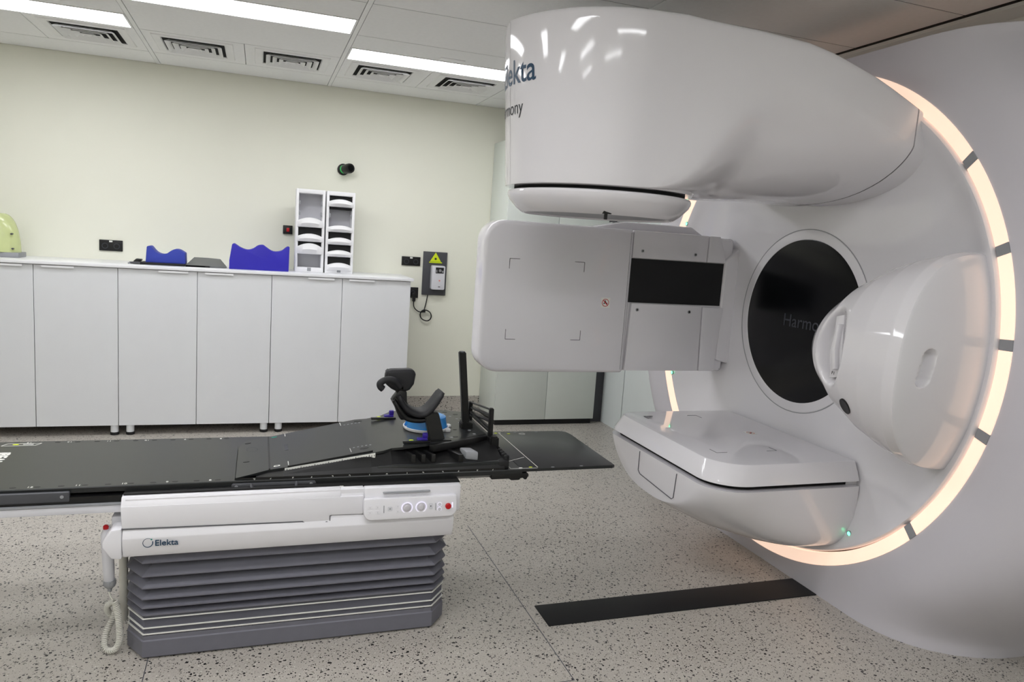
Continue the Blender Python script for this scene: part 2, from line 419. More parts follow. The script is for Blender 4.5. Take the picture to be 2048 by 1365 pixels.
# --- arm and treatment head: sections along X, nose is a half cylinder round (HX, GY)
HX, HR = 1.415, .415
HBZ = 1.787
def smooth_tab(tab, x):
    return sum(interp(tab, x+d)*wt for d, wt in ((-.08, .15), (-.04, .2), (0, .3), (.04, .2), (.08, .15)))
def section(X, off=0.0):
    if X <= HX:
        w = math.sqrt(max(HR*HR-(HX-X)**2, 1e-6)); t = 0
    else:
        t = (X-HX)/(2.5-HX); w = HR + (.655-HR)*(.25*t+.75*sm(t))
    edge = interp([(.95, 2.430), (1.135, 2.440), (1.51, 2.448), (1.8, 2.415), (2.0, 2.381), (2.1, 2.351), (2.28, 2.281), (2.5, 2.180), (2.7, 2.09)], X)
    ztc = edge + lerp(.012, .05, sm((X-1.5)/1.0))
    zts = edge - lerp(.045, .01, sm((X-1.5)/.9))
    b = sm((X-1.62)/.85)
    zbs = smooth_tab([(1.44, HBZ+.012), (1.56, 1.86), (1.68, 2.06), (1.80, 2.21), (1.90, 2.245), (2.09, 2.193), (2.289, 2.119), (2.5, 2.033), (2.7, 1.95)], X); zbc = lerp(HBZ, 1.818, b)
    w += off; P = []
    nb = 18
    pb = lerp(9, 2.5, sm((X-1.45)/.45)); qb = lerp(1/9, .68, sm((X-1.45)/.45)); pt = lerp(5, 2.2, sm((X-1.6)/.9))
    for k in range(nb+1):
        u = math.sin(PI/2*k/nb)**.8
        P.append((w*u, zbs-(zbs-zbc)*(1-u**pb)**qb))
    for k in range(1, 10):
        P.append((w, lerp(zbs, zts, k/10)))
    for k in range(nb, -1, -1):
        u = math.sin(PI/2*k/nb)**.8
        P.append((w*u, zts+(ztc-zts)*(1-u**pt)**(1/pt)))
    full = [(-y, z) for (y, z) in P[::-1]]
    ring = []
    for y, z in P + full[1:-1]:
        kk = 1+.105*max(0, (z-HBZ))/.65
        if X <= HX: ring.append((HX-(HX-X)*kk, GY-y*kk, z))
        else: ring.append((X, GY-y*(1+(kk-1)*(1-sm(t))), z))
    return ring
xs = [HX-HR*math.cos(PI/2*i/26) for i in range(27)] + [HX+(2.482-HX)*i/44 for i in range(1, 45)]
arm = loft('gantry_arm', [section(x) for x in xs], PLASTIC, lin, cap0=False, cap1=True, smooth=35)
lathe('head_drum', [(HBZ+.002, .30), (HBZ+.002, .405), (HBZ+.012, .4105), (2.0, .425), (2.2, .438)], (HX, GY, 0), 2, PLASTIC, lin, n=96, smooth=35)
loft('arm_joint', [section(x, -.006) for x in (2.47, 2.52)], DARKGAP, lin, cap0=True, cap1=True)
loft('arm_root', [section(x) for x in (2.488, 2.50, 2.53, 2.57, 2.6)], PLASTIC, lin, cap0=True, cap1=True, smooth=35)
# lettering wrapped round the nose of the head
def wrap_text(name, s, size, zbase, right_arc, m, bold, radius_at):
    me = text_mesh(s, size, .0, 'RIGHT', bold)
    for v in me.vertices:
        z = zbase+v.co.y; r = radius_at(z)+.0012
        a = PI + (right_arc + v.co.x)/r        # text runs left to right seen from the front
        v.co = Vector((HX+r*math.cos(a), GY+r*math.sin(a), z))
    return finish(name, me, m, arm)
rad = lambda z: HR*(1+.105*(z-HBZ)/.65)
wrap_text('head_lettering', 'Elekta', .135, 2.188, .198, NAVY, .0012, rad)
wrap_text('head_lettering', 'Harmony', .078, 2.068, .118, INK, 0, rad)
# collimator below the head
lathe('collimator_neck', [(HBZ+.01, .375), (1.765, .375)], (HX, GY, 0), 2, DARKGAP, lin, n=64)
col = lathe('collimator_cover', [(1.772, .30), (1.775, .385), (1.771, .399), (1.762, .404), (1.752, .403), (1.735, .395), (1.70, .362), (1.684, .340), (1.680, .332), (1.681, .326), (1.692, .32), (1.694, .2)], (HX, GY, 0), 2, PLASTIC, lin, n=96, cap0=True, cap1=True, smooth=30)
lathe('collimator_face', [(1.693, .318), (1.687, .31), (1.687, .1)], (HX, GY, 0), 2, GREY, lin, n=64)
box('collimator_pin', 1.30, 1.312, 2.688, 2.70, 1.66, 1.69, BLACK, lin, bev=.002)
box('collimator_latch', 1.29, 1.325, 2.68, 2.70, 1.682, 1.695, BLACK, lin, bev=.002)

# --- kV detector panel on the far side, facing the couch
KY = 3.55
kv = prism('detector_panel', rrect(1.066, 1.905, .872, 1.655, (.02, .11, .11, .02), 10), 1, KY, KY+.15, PLASTIC, lin, bev=.022, seg=4)
for (mx, mz, dx, dz) in ((1.205, 1.463, 1, -1), (1.622, 1.465, -1, -1), (1.207, 1.047, 1, 1), (1.629, 1.050, -1, 1)):
    bm = bmesh.new()
    add_box(bm, min(mx, mx+dx*.055), max(mx, mx+dx*.055), KY-.0008, KY+.001, mz-.0012, mz+.0012)
    add_box(bm, mx-.0012, mx+.0012, KY-.0008, KY+.001, min(mz, mz+dz*.052), max(mz, mz+dz*.052))
    finish('corner_mark', frombm(bm), INK, kv)
def nosign(c, xa, ya, r, parent):
    """round no-pushing sticker: white square, red ring and slash, black figure"""
    F = frame(c, xa, ya)
    def poly(name, pts, m, h, holes=None):
        bm = bmesh.new(); add_prism(bm, pts, 2, 0, h); bmesh.ops.transform(bm, matrix=F, verts=bm.verts[:]); return finish(name, frombm(bm), m, parent)
    poly('sticker', rrect(-r*1.3, r*1.3, -r*1.3, r*1.3, r*.1, 2), WHITEM, .0006)
    bm = bmesh.new()
    o = [(r*math.cos(2*PI*k/32), r*math.sin(2*PI*k/32), .001) for k in range(32)]; i_ = [(x*.84, y*.84, .001) for x, y, _ in o]
    add_loft(bm, [o, i_]); bmesh.ops.transform(bm, matrix=F, verts=bm.verts[:]); finish('sticker_ring', frombm(bm), RED, parent)
    poly('sticker_figure', [(-.55*r, -.1*r), (-.1*r, .1*r), (-.25*r, .6*r), (.0, .62*r), (.15*r, .15*r), (.6*r, -.15*r), (.5*r, -.4*r), (.0, -.15*r), (-.5*r, -.35*r)], INK, .0011)
    poly('sticker_slash', [(-.65*r, .5*r), (-.5*r, .65*r), (.65*r, -.5*r), (.5*r, -.65*r)], RED, .0013)
nosign((1.762, KY-.0003, 1.256), (1, 0, 0), (0, 0, 1), .021, kv)
# carriage between the panel and the drum: upper and lower plates, dark window between them
car = prism('detector_carriage', rrect(1.88, 2.56, .88, 1.645, .02, 3), 1, KY+.03, KY+.17, PLASTIC, lin, bev=.015, seg=3)
prism('carriage_plate', [(1.905, 1.506), (2.372, 1.506), (2.374, 1.652), (1.905, 1.652)], 1, KY+.008, KY+.034, PLASTIC, car, bev=.003)
prism('carriage_plate', [(1.925, 1.258), (2.372, 1.258), (2.385, .885), (1.915, .885)], 1, KY+.008, KY+.034, PLASTIC, car, bev=.003)
prism('carriage_end', [(2.378, 1.506), (2.50, 1.506), (2.47, 1.60), (2.45, 1.652), (2.38, 1.652)], 1, KY+.006, KY+.034, PLASTIC, car, bev=.004)
prism('carriage_end', [(2.378, 1.252), (2.512, 1.252), (2.49, .885), (2.391, .885)], 1, KY+.006, KY+.034, PLASTIC, car, bev=.004)
box('dark_window', 1.91, 2.502, KY+.026, KY+.033, 1.262, 1.502, BLACKM, car)
prism('carriage_root', [(2.50, .95), (2.62, .92), (2.62, 1.62), (2.50, 1.52)], 1, KY+.01, KY+.17, PLASTIC, car, bev=.012, seg=3)
for (sx, sz) in ((1.964, 1.545), (2.296, 1.543), (1.962, 1.224), (2.292, 1.222)):
    lathe('screw', [(KY+.009, .0095), (KY+.0055, .009), (KY+.0055, .004)], (sx, 0, sz), 1, STEEL, car, n=14)
    lathe('screw_socket', [(KY+.0052, .0042), (KY+.005, .004)], (sx, 0, sz), 1, BLACK, car, n=8)
# sloping cover on top of the far carriage
prism('carriage_hood', [(1.72, 1.655), (2.44, 1.655), (2.36, 1.70), (1.93, 1.70)], 1, KY+.17, KY+.34, PLASTIC, car, bev=.01, seg=2)

# --- MV panel below: lid over a boat-shaped housing
def mv_outline(z, grow, n=10):
    x0 = 1.815-grow; yn = 2.475-grow; yf = 3.50+grow*.6; xb = 2.56
    pts = [(xb, yn)]
    def arc(cx, cy, r0, r1, a0, a1):
        for k in range(n+1):
            a = lerp(a0, a1, k/n); pts.append((cx+r0*math.cos(a), cy+r1*math.sin(a)))
    arc(x0+.17, yn+.16, .17, .16, 1.5*PI, PI)
    arc(x0+.10, yf-.10, .10, .10, PI, PI/2)
    pts.append((xb, yf))
    return [(x, y, z) for x, y in pts]
def blend(o, c, s, z): return [(c[0]+(p[0]-c[0])*s if p[0] < 2.55 else p[0], c[1]+(p[1]-c[1])*s, z) for p in o]
A = mv_outline(.583, 0)
mvc = (2.4, 3.0)
rings = [mv_outline(.586, -.012), mv_outline(.589, 0), mv_outline(.60, -.002), mv_outline(.664, -.034), mv_outline(.6705, -.040), mv_outline(.672, -.046)]
mv = loft('portal_panel', rings, PLASTIC, lin, cap0=True, cap1=True, smooth=18)
loft('panel_gap', [mv_outline(.556, -.03), mv_outline(.592, -.03)], DARKGAP, lin, cap0=True, cap1=True)
def hull_station(X):
    f = max(0, min(1, (X-1.809)/.70))
    yn = 2.469 + (.16*(1-math.sqrt(max(0, 1-((1.979-X)/.17)**2))) if X < 1.979 else 0)
    yf = 3.504 - (.10*(1-math.sqrt(max(0, 1-((1.909-X)/.10)**2))) if X < 1.909 else 0)
    D = interp([(0, .185), (.08, .215), (.25, .268), (.5, .310), (.75, .335), (1, .345)], f)
    e = lerp(.72, .20, sm(f*1.35)); q = lerp(2.6, 5.0, sm(f*1.35)); out = []
    for k in range(41):
        v = -math.cos(PI*k/40); yc = (yn+yf)/2; hw = (yf-yn)/2
        out.append((X, yc+hw*v, 0.566-D*max(0, 1-abs(v)**q)**e))
    return out
rings = [hull_station(1.8095+.75*(i/30)**1.5) for i in range(31)]
hs = loft('portal_housing', rings, PLASTIC, lin, closed=True, cap0=True, cap1=True, smooth=35)
box('panel_root', 2.50, 2.64, 2.50, 3.48, .36, .64, PLASTIC, lin, bev=.03, seg=3)
# front hatch outline, seams and marks
def strip(name, path, wd, m, parent, nrm):
    P = [Vector(p) for p in path]; nv = Vector(nrm); L, R = [], []
    for i, p in enumerate(P):
        t = (P[min(i+1, len(P)-1)]-P[max(i-1, 0)]).normalized(); s = t.cross(nv).normalized()*wd/2
        L.append(p+s); R.append(p-s)
    loft(name, [[a-nv*.002, a+nv*.001, b+nv*.001, b-nv*.002] for a, b in zip(L, R)], m, parent, closed=True)
hx = 1.807
strip('hatch_seam', [(hx, 3.12, .558), (hx, 3.12, .462), (hx, 3.10, .448), (hx, 2.80, .428), (hx, 2.785, .438), (hx, 2.775, .555)], .003, SEAM, hs, (-1, 0, 0))
for (cx, cy, ax, ay) in ((1.955, 3.37, 1, -1), (1.955, 2.70, 1, 1), (2.28, 3.37, -1, -1), (2.28, 2.70, -1, 1)):
    bm = bmesh.new(); z = .6722
    add_box(bm, min(cx, cx+ax*.055), max(cx, cx+ax*.055), cy-.0012, cy+.0012, z-.001, z+.0006)
    add_box(bm, cx-.0012, cx+.0012, min(cy, cy+ay*.055), max(cy, cy+ay*.055), z-.001, z+.0006)
    finish('corner_mark', frombm(bm), INKG, mv)
nosign((2.36, 3.00, .6722), (0, -1, 0), (1, 0, 0), .02, mv)

# --- kV source on the near side: half-ellipse sections lofted from the outer cap to the tip
def src(u, ph):
    """u 0 outer cap rim .. 1 tip; ph 0 top .. pi bottom"""
    R0, R1 = 1.075, .555
    R = lerp(R0, R1, u)
    h = interp([(0, .415), (.08, .422), (.3, .40), (.5, .37), (.7, .315), (.85, .25), (.95, .20), (1, .16)], u)
    p = interp([(0, .445), (.08, .455), (.3, .462), (.5, .46), (.7, .45), (.85, .42), (.95, .38), (1, .33)], u)
    zc = GZ-lerp(.042, .032, u)
    c, s = math.cos(ph), math.sin(ph)
    z = zc+h*math.copysign(abs(c)**.96, c); x = 2.545-p*abs(s)**.85
    # the cap follows a cylinder round the gantry axis, the tip is flat
    y = GY-math.sqrt(max(R*R-((z-GZ)*(1-u*.85))**2, .01))
    return Vector((x, y, z))
def dent(p, c, ry, rz, depth, dirv, pw=2.0):
    q = ((p.y-c[0])/ry)**2+((p.z-c[1])/rz)**2
    if q < 1.0: return p+Vector(dirv)*depth*sm((1-q)*pw)
    return p
NU, NP = 90, 96
rings = []
for i in range(NU+1):
    u = i/NU; r = []
    for j in range(NP+1):
        p = src(u, PI*j/NP)
        if .25 < j/NP < .75: p = dent(p, (2.262, 1.225), .086, .160, .07, (1, .15, 0), 1.6)
        r.append(p)
    rings.append(r)
tip = src(1, PI/2); rings2 = []
for k in range(1, 9):           # rounded tip cap
    f = 1-k/9; d = .05*(1-f*f)**.5 if f < 1 else 0
    rings2.append([Vector((2.545-(2.545-p.x)*(.25+.75*f), p.y+.04*math.sqrt(1-f*f), (GZ-.032)+(p.z-(GZ-.032))*f)) for p in rings[-1][:]])
# keep the recess out of the tip cap
ks = loft('source_housing', rings+rings2, PLASTIC, lin, closed=False, smooth=60)
# outer cap with a grip recess
capr = []
for k in range(111):
    f = 1-k/110; ring = []
    for j in range(241):
        ph = PI*j/240; e = src(0, ph)
        z = (GZ-.042)+(e.z-(GZ-.042))*f; x = 2.545-(2.545-e.x)*f
        y = GY-math.sqrt(1.075**2-(z-GZ)**2)-.010*math.sqrt(max(0, 1-f**6))
        # rounded slot
        dz = max(0, abs(z-1.203)-.038); dx = abs(x-2.228-.16*(z-1.203)); dd = math.hypot(dz, dx)
        y += .040*sm((.034-dd)/.014)
        ring.append((x, y, z))
    capr.append(ring)
loft('source_cap', capr, PLASTIC, lin, closed=False, smooth=50)
# filter cassette standing in the recess
prism('filter_cassette', [(2.215, 1.115), (2.275, 1.10), (2.275, 1.345), (2.235, 1.355)], 0, 2.128, 2.175, PLASTIC, ks, bev=.003)
prism('filter_grip', [(2.225, 1.145), (2.24, 1.135), (2.262, 1.22), (2.246, 1.315), (2.232, 1.32), (2.238, 1.22)], 0, 2.105, 2.14, PLASTIC, ks, bev=.005, seg=2)
text('filter_lettering', 'F1', .018, frame((2.1274, 2.262, 1.118), (0, -1, 0), (0, 0, 1)), INK, ks)
def flank_disc(name, u, ph, rx, ry, m, parent, lift):
    p = src(u, ph); a = src(u+.02, ph)-src(u-.02, ph); b = src(u, ph+.05)-src(u, ph-.05)
    nrm = b.cross(a).normalized()
    if nrm.x > 0: nrm = -nrm
    xa = a.normalized(); F = frame(p+nrm*lift, xa, nrm.cross(xa))
    bm = bmesh.new(); add_loft(bm, [[(rx*k*math.cos(2*PI*i/32), ry*k*math.sin(2*PI*i/32), d) for i in range(32)] for k, d in ((1.0, -.006), (1.0, .0025), (.9, .0032), (.84, .0028))], cap1=True)
    bmesh.ops.transform(bm, matrix=F, verts=bm.verts[:]); return finish(name, frombm(bm), m, parent, smooth=40)
flank_disc('source_port', .46, PI*.675, .026, .036, BLACK, ks, .001)

# ================================================================== TREATMENT COUCH
couch = thing('treatment_couch', (.15, 3.0, 0), 'long black treatment couch on a white chassis with grey bellows base', 'treatment couch')
# bellows
def bell_ring(z, off):
    x0, x1, y0, y1 = -.424+off, .738-off, 2.664+off, 3.35-off; cx, cy = .062-off*.3, .098-off*.3
    return [(x0+cx, y0, z), (x1-cx, y0, z), (x1, y0+cy*.8, z), (x1, y1-cy*.8, z), (x1-cx, y1, z), (x0+cx, y1, z), (x0, y1-cy, z), (x0, y0+cy, z)]
base = loft('base_plinth', [bell_ring(0, .012), bell_ring(.01, 0), bell_ring(.068, 0), bell_ring(.072, .004), bell_ring(.088, .004)], BELL, couch, cap0=True, smooth=20)
prof = []
z = .088
for k in range(14):
    prof += [(z, .006), (z+.0022, .010)]; z += .0046
ridges = [.168, .195, .228, .268, .312, .362, .42]
prof += [(.156, .012)]
for a, b in zip(ridges, ridges[1:]):
    prof += [(a-.004, .0), (a+.001, .0), (b-.016, .046), (b-.012, .048)]
bel = loft('bellows', [bell_ring(zz, o) for zz, o in prof], BELL, couch, smooth=15)
for zz in (.092, .115, .150):
    loft('bellows_stripe', [bell_ring(zz, .0065), bell_ring(zz, .002), bell_ring(zz+.0035, .002), bell_ring(zz+.0035, .0065)], WHITEM, bel, smooth=20)
# chassis: lower beam with faceted front
pts = [(2.655, .392), (2.640, .398), (2.628, .425), (2.622, .468), (2.636, .498), (2.64, .505), (3.36, .505), (3.36, .392)]
beam = prism('chassis_beam', pts, 0, -.418, .732, COUCHW, couch, bev=.003)
# nose of the beam on the left: tapers in plan and height
nose = prism('beam_nose', [(-.4195, .394), (-.452, .398), (-.478, .440), (-.479, .456), (-.452, .500), (-.4195, .504)], 1, 2.628, 3.34, COUCHW, couch, bev=.006)
# upper side cover with the stepped lower edge
cov_pts = [(-.424, .579), (-.42, .501), (.166, .491), (.197, .472), (.262, .472), (.263, .508), (.384, .506), (.384, .577)]
upc = prism('side_cover', cov_pts, 1, 2.632, 2.70, COUCHW, couch, bev=.004)
prism('cover_seam', [(-.42, .4985), (.166, .4885), (.197, .4695), (.265, .4695), (.265, .5055), (.262, .5055), (.262, .473), (.198, .473), (.167, .4922), (-.42, .502)], 1, 2.6312, 2.66, SEAM, couch)
prism('cover_top', [(2.6335, .577), (2.652, .606), (2.70, .606), (2.70, .577)], 0, -.423, .30, COUCHW, couch, bev=.002)
prism('cover_top', [(2.640, .575), (2.655, .604), (2.70, .604), (2.70, .575)], 0, .302, .384, COUCHW, couch, bev=.002)
box('side_core', -.41, .735, 2.645, 3.36, .50, .60, COUCHW, couch)
prism('side_cover', [(.387, .505), (.735, .496), (.757, .497), (.757, .600), (.387, .603)], 1, 2.638, 2.70, COUCHW, couch, bev=.004)
prism('lower_cover', [(.268, .47), (.727, .462), (.727, .494), (.387, .503), (.268, .506)], 1, 2.6355, 2.70, COUCHW, couch, bev=.003)
for (sx, sz) in ((.252, .481), (.712, .478)):
    lathe('cover_screw', [(2.6345, .006), (2.6295, .0055)], (sx, 0, sz), 1, DARKG, couch, n=14)
box('screw_plate', .692, .728, 2.630, 2.66, .463, .492, MACHG, couch, bev=.002)
box('plate_seam', .6885, .692, 2.6295, 2.66, .46, .494, INK, couch)
# control panel
tilt = Matrix.Translation((0, 2.625, .53)) @ Matrix.Rotation(math.radians(-8), 4, 'X') @ Matrix.Translation((0, -2.625, -.53))
cp = prism('control_panel', rrect(.383, .737, .487, .568, (.008, .008, .03, .03), 6), 1, 2.608, 2.65, COUCHW, couch, bev=.005, mtx=tilt)
def onp(name, pts, m, d=.0015):
    return prism(name, pts, 1, 2.608-d, 2.612, m, cp, mtx=tilt)
for cx in (.543, .597):
    lathe('dial', [(2.609, .0165), (2.6055, .016), (2.605, .011), (2.6025, .009), (2.602, .004)], (cx, 0, .531), 1, SATIN, cp, n=28)
    lathe('dial_ring', [(2.6065, .0215), (2.6055, .0215), (2.6055, .0185), (2.6065, .0185)], (cx, 0, .531), 1, DIAL, cp, n=36, cap0=False, cap1=False)
lathe('stop_button', [(2.609, .0115), (2.602, .0115), (2.5995, .009)], (.702, 0, .529), 1, RED, cp, n=28)
for bx in (.405, .433, .508):
    for bz in (.517, .536):
        onp('key', rrect(bx-.008, bx+.008, bz-.006, bz+.006, .002, 2), COUCHW)
        onp('key_mark', [(bx-.003, bz-.003), (bx+.003, bz-.003), (bx, bz+.003)], MACHG, .002)
onp('key', rrect(.470, .488, .520, .535, .003, 2), MACHG); onp('key_mark', rrect(.476, .482, .525, .530, .001, 1), GREY, .002)
onp('key', rrect(.626, .642, .519, .541, .003, 2), MACHG); onp('key_mark', rrect(.632, .636, .528, .532, .001, 1), INKG, .002)
onp('panel_line', rrect(.455, .4575, .513, .541, .001, 1), GREY); onp('panel_line', rrect(.652, .6545, .513, .541, .001, 1), GREY)
for bz in (.519, .538):
    lathe('small_dial', [(2.609, .007), (2.605, .0065)], (.668, 0, bz), 1, MACHG, cp, n=18)
    lathe('small_dial_ring', [(2.6055, .0085), (2.6055, .0068)], (.668, 0, bz), 1, DIAL, cp, n=20, cap0=False, cap1=False)
onp('glow_key', rrect(.716, .721, .519, .540, .002, 2), DIAL)
box('handle_slot', .455, .635, 2.6275, 2.65, .5815, .5865, GREY, couch, bev=.002)
# lettering on the beam
F = frame((-.318, 2.6215, .4395), (1, 0, -.008), (0, -.08, 1))
lg = text('couch_lettering', 'Elekta', .0305, F, NAVY, beam, bold=.0003)
bm = bmesh.new(); o = []; i_ = []
for k in range(41):
    a = math.radians(50+ (360-28)*k/40); r = .0165
    th = lerp(.0012, .0034, k/40) if k < 40 else .001
    o.append((-.3385+r*math.cos(a), .4515+r*math.sin(a))); i_.append((-.3385+(r-th)*math.cos(a), .4515+(r-th)*math.sin(a)))
A = [bm.verts.new((x, 2.6235, zz)) for x, zz in o]; B = [bm.verts.new((x, 2.6235, zz)) for x, zz in i_]
for k in range(40): bm.faces.new((A[k], A[k+1], B[k+1], B[k]))
bmesh.ops.transform(bm, matrix=Matrix.Translation((0, -.003, 0)), verts=bm.verts[:])
finish('couch_logo', frombm(bm), NAVY, beam)
lathe('logo_dot', [(2.6215, .0026), (2.6205, .0026)], (-.3275, 0, .463), 1, TEAL, beam, n=12)
# rails under the top
box('slide_rail', -1.45, -.40, 2.675, 3.30, .545, .572, MACHG, couch, bev=.003)
box('rail_groove', -1.45, .748, 2.684, 3.296, .57, .602, BLACK, couch)
box('rail_cap', -1.45, -.42, 2.672, 2.70, .5735, .579, GREY, couch)
prism('rail_cap', [(-.42, .6), (.762, .60), (.752, .615), (-.42, .612)], 1, 2.668, 3.30, BLACK, couch)
prism('side_rail', rrect(-1.45, -.583, .587, .621, (.006, .006, .006, .006), 3), 1, 2.682, 2.70, DARKG, couch, bev=.003)
lathe('rail_bolt', [(2.6835, .006), (2.680, .0055)], (-.605, 0, .606), 1, GREY, couch, n=14)
# table top: main slab with bevelled underside, thin extension plate
slab = [(2.702, .631), (2.700, .628), (2.70, .612), (2.735, .592), (3.245, .592), (3.283, .612), (3.283, .628), (3.281, .631)]
top = prism('table_top', slab, 0, -1.55, 1.03, CARBON, couch, bev=.0)
ext = [(1.025, 2.703), (1.44, 2.703), (1.455, 2.712), (1.462, 3.21), (1.455, 3.245), (1.44, 3.262), (1.41, 3.27), (1.025, 3.281)]
plate = prism('table_extension', ext, 2, .619, .631, CARBON, couch, bev=.002)
prism('extension_bracket', [(.90, .615), (1.055, .615), (1.06, .606), (1.05, .588), (1.042, .588), (1.034, .595), (1.026, .595), (1.018, .587), (.985, .587), (.975, .594), (.90, .594)], 1, 2.698, 3.28, BLACK, couch, bev=.002)
# side grab handle bracket
prism('side_bracket', rrect(-.079, .215, .597, .622, .008, 4), 1, 2.690, 2.702, DARKG, couch, bev=.002)
tube('side_handle', spline([(-.012, 2.695, .618), (-.008, 2.675, .606), (.004, 2.672, .600), (.06, 2.672, .600), (.13, 2.672, .602), (.142, 2.675, .608), (.146, 2.695, .62)], 5), .006, DARKG, couch, n=10)
for sx in (-.062, .197): lathe('bracket_bolt', [(2.691, .006), (2.687, .006), (2.687, .003)], (sx, 0, .612), 1, GREY, couch, n=14)
box('index_mark', .298, .312, 2.666, 2.668, .602, .607, WHITEM, couch)
# index holes and marks along the edges of the top
def flat(name, pts, m, parent, z=.6316): return prism(name, pts, 2, z-.001, z, m, parent)
def oval(cx, cy, rx, ry, n=12): return [(cx+rx*math.cos(2*PI*k/n), cy+ry*math.sin(2*PI*k/n)) for k in range(n)]
for k in range(-3, 9):
    x = -.685+.07*k - .0
    if x < -.07: flat('index_hole', oval(x, 2.721, .010, .0055), BLACK, top)
    if x+.015 < -.05 and x > -.9: flat('index_hole', oval(x+.008, 3.264, .010, .0055), BLACK, top)
digits = ['E1', 'E2', 'E3', 'E4', 'E5', 'H1', 'H2']
for k, (x, s) in enumerate(((-.985, '14'), (-.845, '13'), (-.705, '12'), (-.565, '11'), (-.425, '10'), (-.285, '9'), (-.145, '8'))):
    text('index_number', s, .019, frame((x-.01, 2.714, .6314), (1, 0, 0), (0, 1, 0)), WHITEM, top, extrude=.0004)
    text('index_number', s, .019, frame((x+.01, 3.268, .6314), (-1, 0, 0), (0, -1, 0)), WHITEM, top, extrude=.0004)
bm = bmesh.new()
for a, b in ((( -.915, 3.255), (-.80, 3.255)), ((-.93, 3.225), (-.815, 3.225)), ((-.915, 3.255), (-.93, 3.225)), ((-.80, 3.255), (-.815, 3.225))):
    a = Vector(a); b = Vector(b); t = (b-a).normalized(); nn = Vector((-t.y, t.x))*.0014
    add_prism(bm, [tuple(a+nn), tuple(b+nn), tuple(b-nn), tuple(a-nn)], 2, .6305, .6316)
finish('box_mark', frombm(bm), WHITEM, top)
flat('yellow_mark', oval(-.885, 3.241, .011, .007), YEL, top); flat('arrow_mark', [(-.86, 3.2375), (-.825, 3.2375), (-.825, 3.2445), (-.86, 3.2445)], WHITEM, top)
text('top_lettering', 'iBEAM', .055, frame((-.908, 3.135, .6314), (0, -1, 0), (1, 0, 0)), WHITEM, top, extrude=.0004, bold=.002)
# marks on the extension plate
bm = bmesh.new()
for a, b in (((1.105, 3.262), (1.105, 2.72)), ((1.112, 3.262), (1.112, 3.245)), ((1.095, 2.86), (.985, 2.80)), ((.985, 2.80), (.985, 2.715)), ((.985, 2.715), (1.10, 2.71))):
    a = Vector(a); b = Vector(b); t = (b-a).normalized(); nn = Vector((-t.y, t.x))*.0013
    add_prism(bm, [tuple(a+nn), tuple(b+nn), tuple(b-nn), tuple(a-nn)], 2, .6305, .6316)
finish('plate_line', frombm(bm), WHITEM, plate)
for (x, y, m) in ((1.075, 2.725, YEL), (1.03, 2.72, WHITEM), (1.15, 3.235, YEL), (1.09, 3.25, YEL), (1.17, 2.715, GREY), (1.30, 2.715, GREY), (1.19, 3.255, GREY), (1.30, 3.255, GREY)):
    flat('plate_mark', oval(x, y, .008, .005), m, plate)
for r in (.013, .007):
    bm = bmesh.new(); add_loft(bm, [[(1.215+(r+q)*math.cos(2*PI*k/20), 3.225+(r+q)*math.sin(2*PI*k/20), .6318) for k in range(20)] for q in (0, .002)]); finish('plate_symbol', frombm(bm), WHITEM, plate)

# ------------------------------------------------------------------ hand pendant on its coiled cord
pen = thing('hand_pendant', (-.475, 2.72, 0), 'grey handset with red stop button and coiled ivory cord hanging from the couch end', 'handset')
hand = [(-.472, 2.725, .262), (-.474, 2.725, .275), (-.476, 2.725, .33), (-.479, 2.725, .40), (-.482, 2.725, .45), (-.480, 2.725, .478)]
P = []
for (x, y, z), (a, b) in zip(hand, ((.008, .008), (.017, .017), (.019, .019), (.019, .017), (.018, .016), (.010, .010))):
    P.append([(x+a*math.cos(2*PI*k/16), y+b*math.sin(2*PI*k/16), z) for k in range(16)])
loft('handset_body', P, MACHG, pen, cap0=True, cap1=True, smooth=40)
lathe('handset_collar', [(.281, .020), (.268, .021), (.258, .017), (.25, .008), (.238, .006)], (-.4725, 2.725, 0), 2, GREY, pen, n=20)
lathe('handset_button', [(.472, .009), (.482, .009), (.486, .005)], (-.482, 2.718, 0), 2, RED, pen, n=16)
box('handset_holder', -.462, -.425, 2.70, 2.76, .485, .522, MACHG, pen, bev=.006)
path = spline([(-.4735, 2.715, .242), (-.468, 2.712, .225), (-.460, 2.71, .212)], 6)
tube('cord_lead', path, .0028, CORD, pen, n=8)
main = spline([(-.456, 2.71, .212), (-.447, 2.712, .17), (-.442, 2.715, .11), (-.442, 2.718, .055), (-.455, 2.722, .022), (-.477, 2.728, .014), (-.492, 2.736, .026), (-.491, 2.75, .066), (-.475, 2.765, .105), (-.462, 2.785, .14), (-.472, 2.81, .155), (-.497, 2.83, .135), (-.5, 2.845, .105), (-.478, 2.855, .075), (-.455, 2.865, .09)], 16)
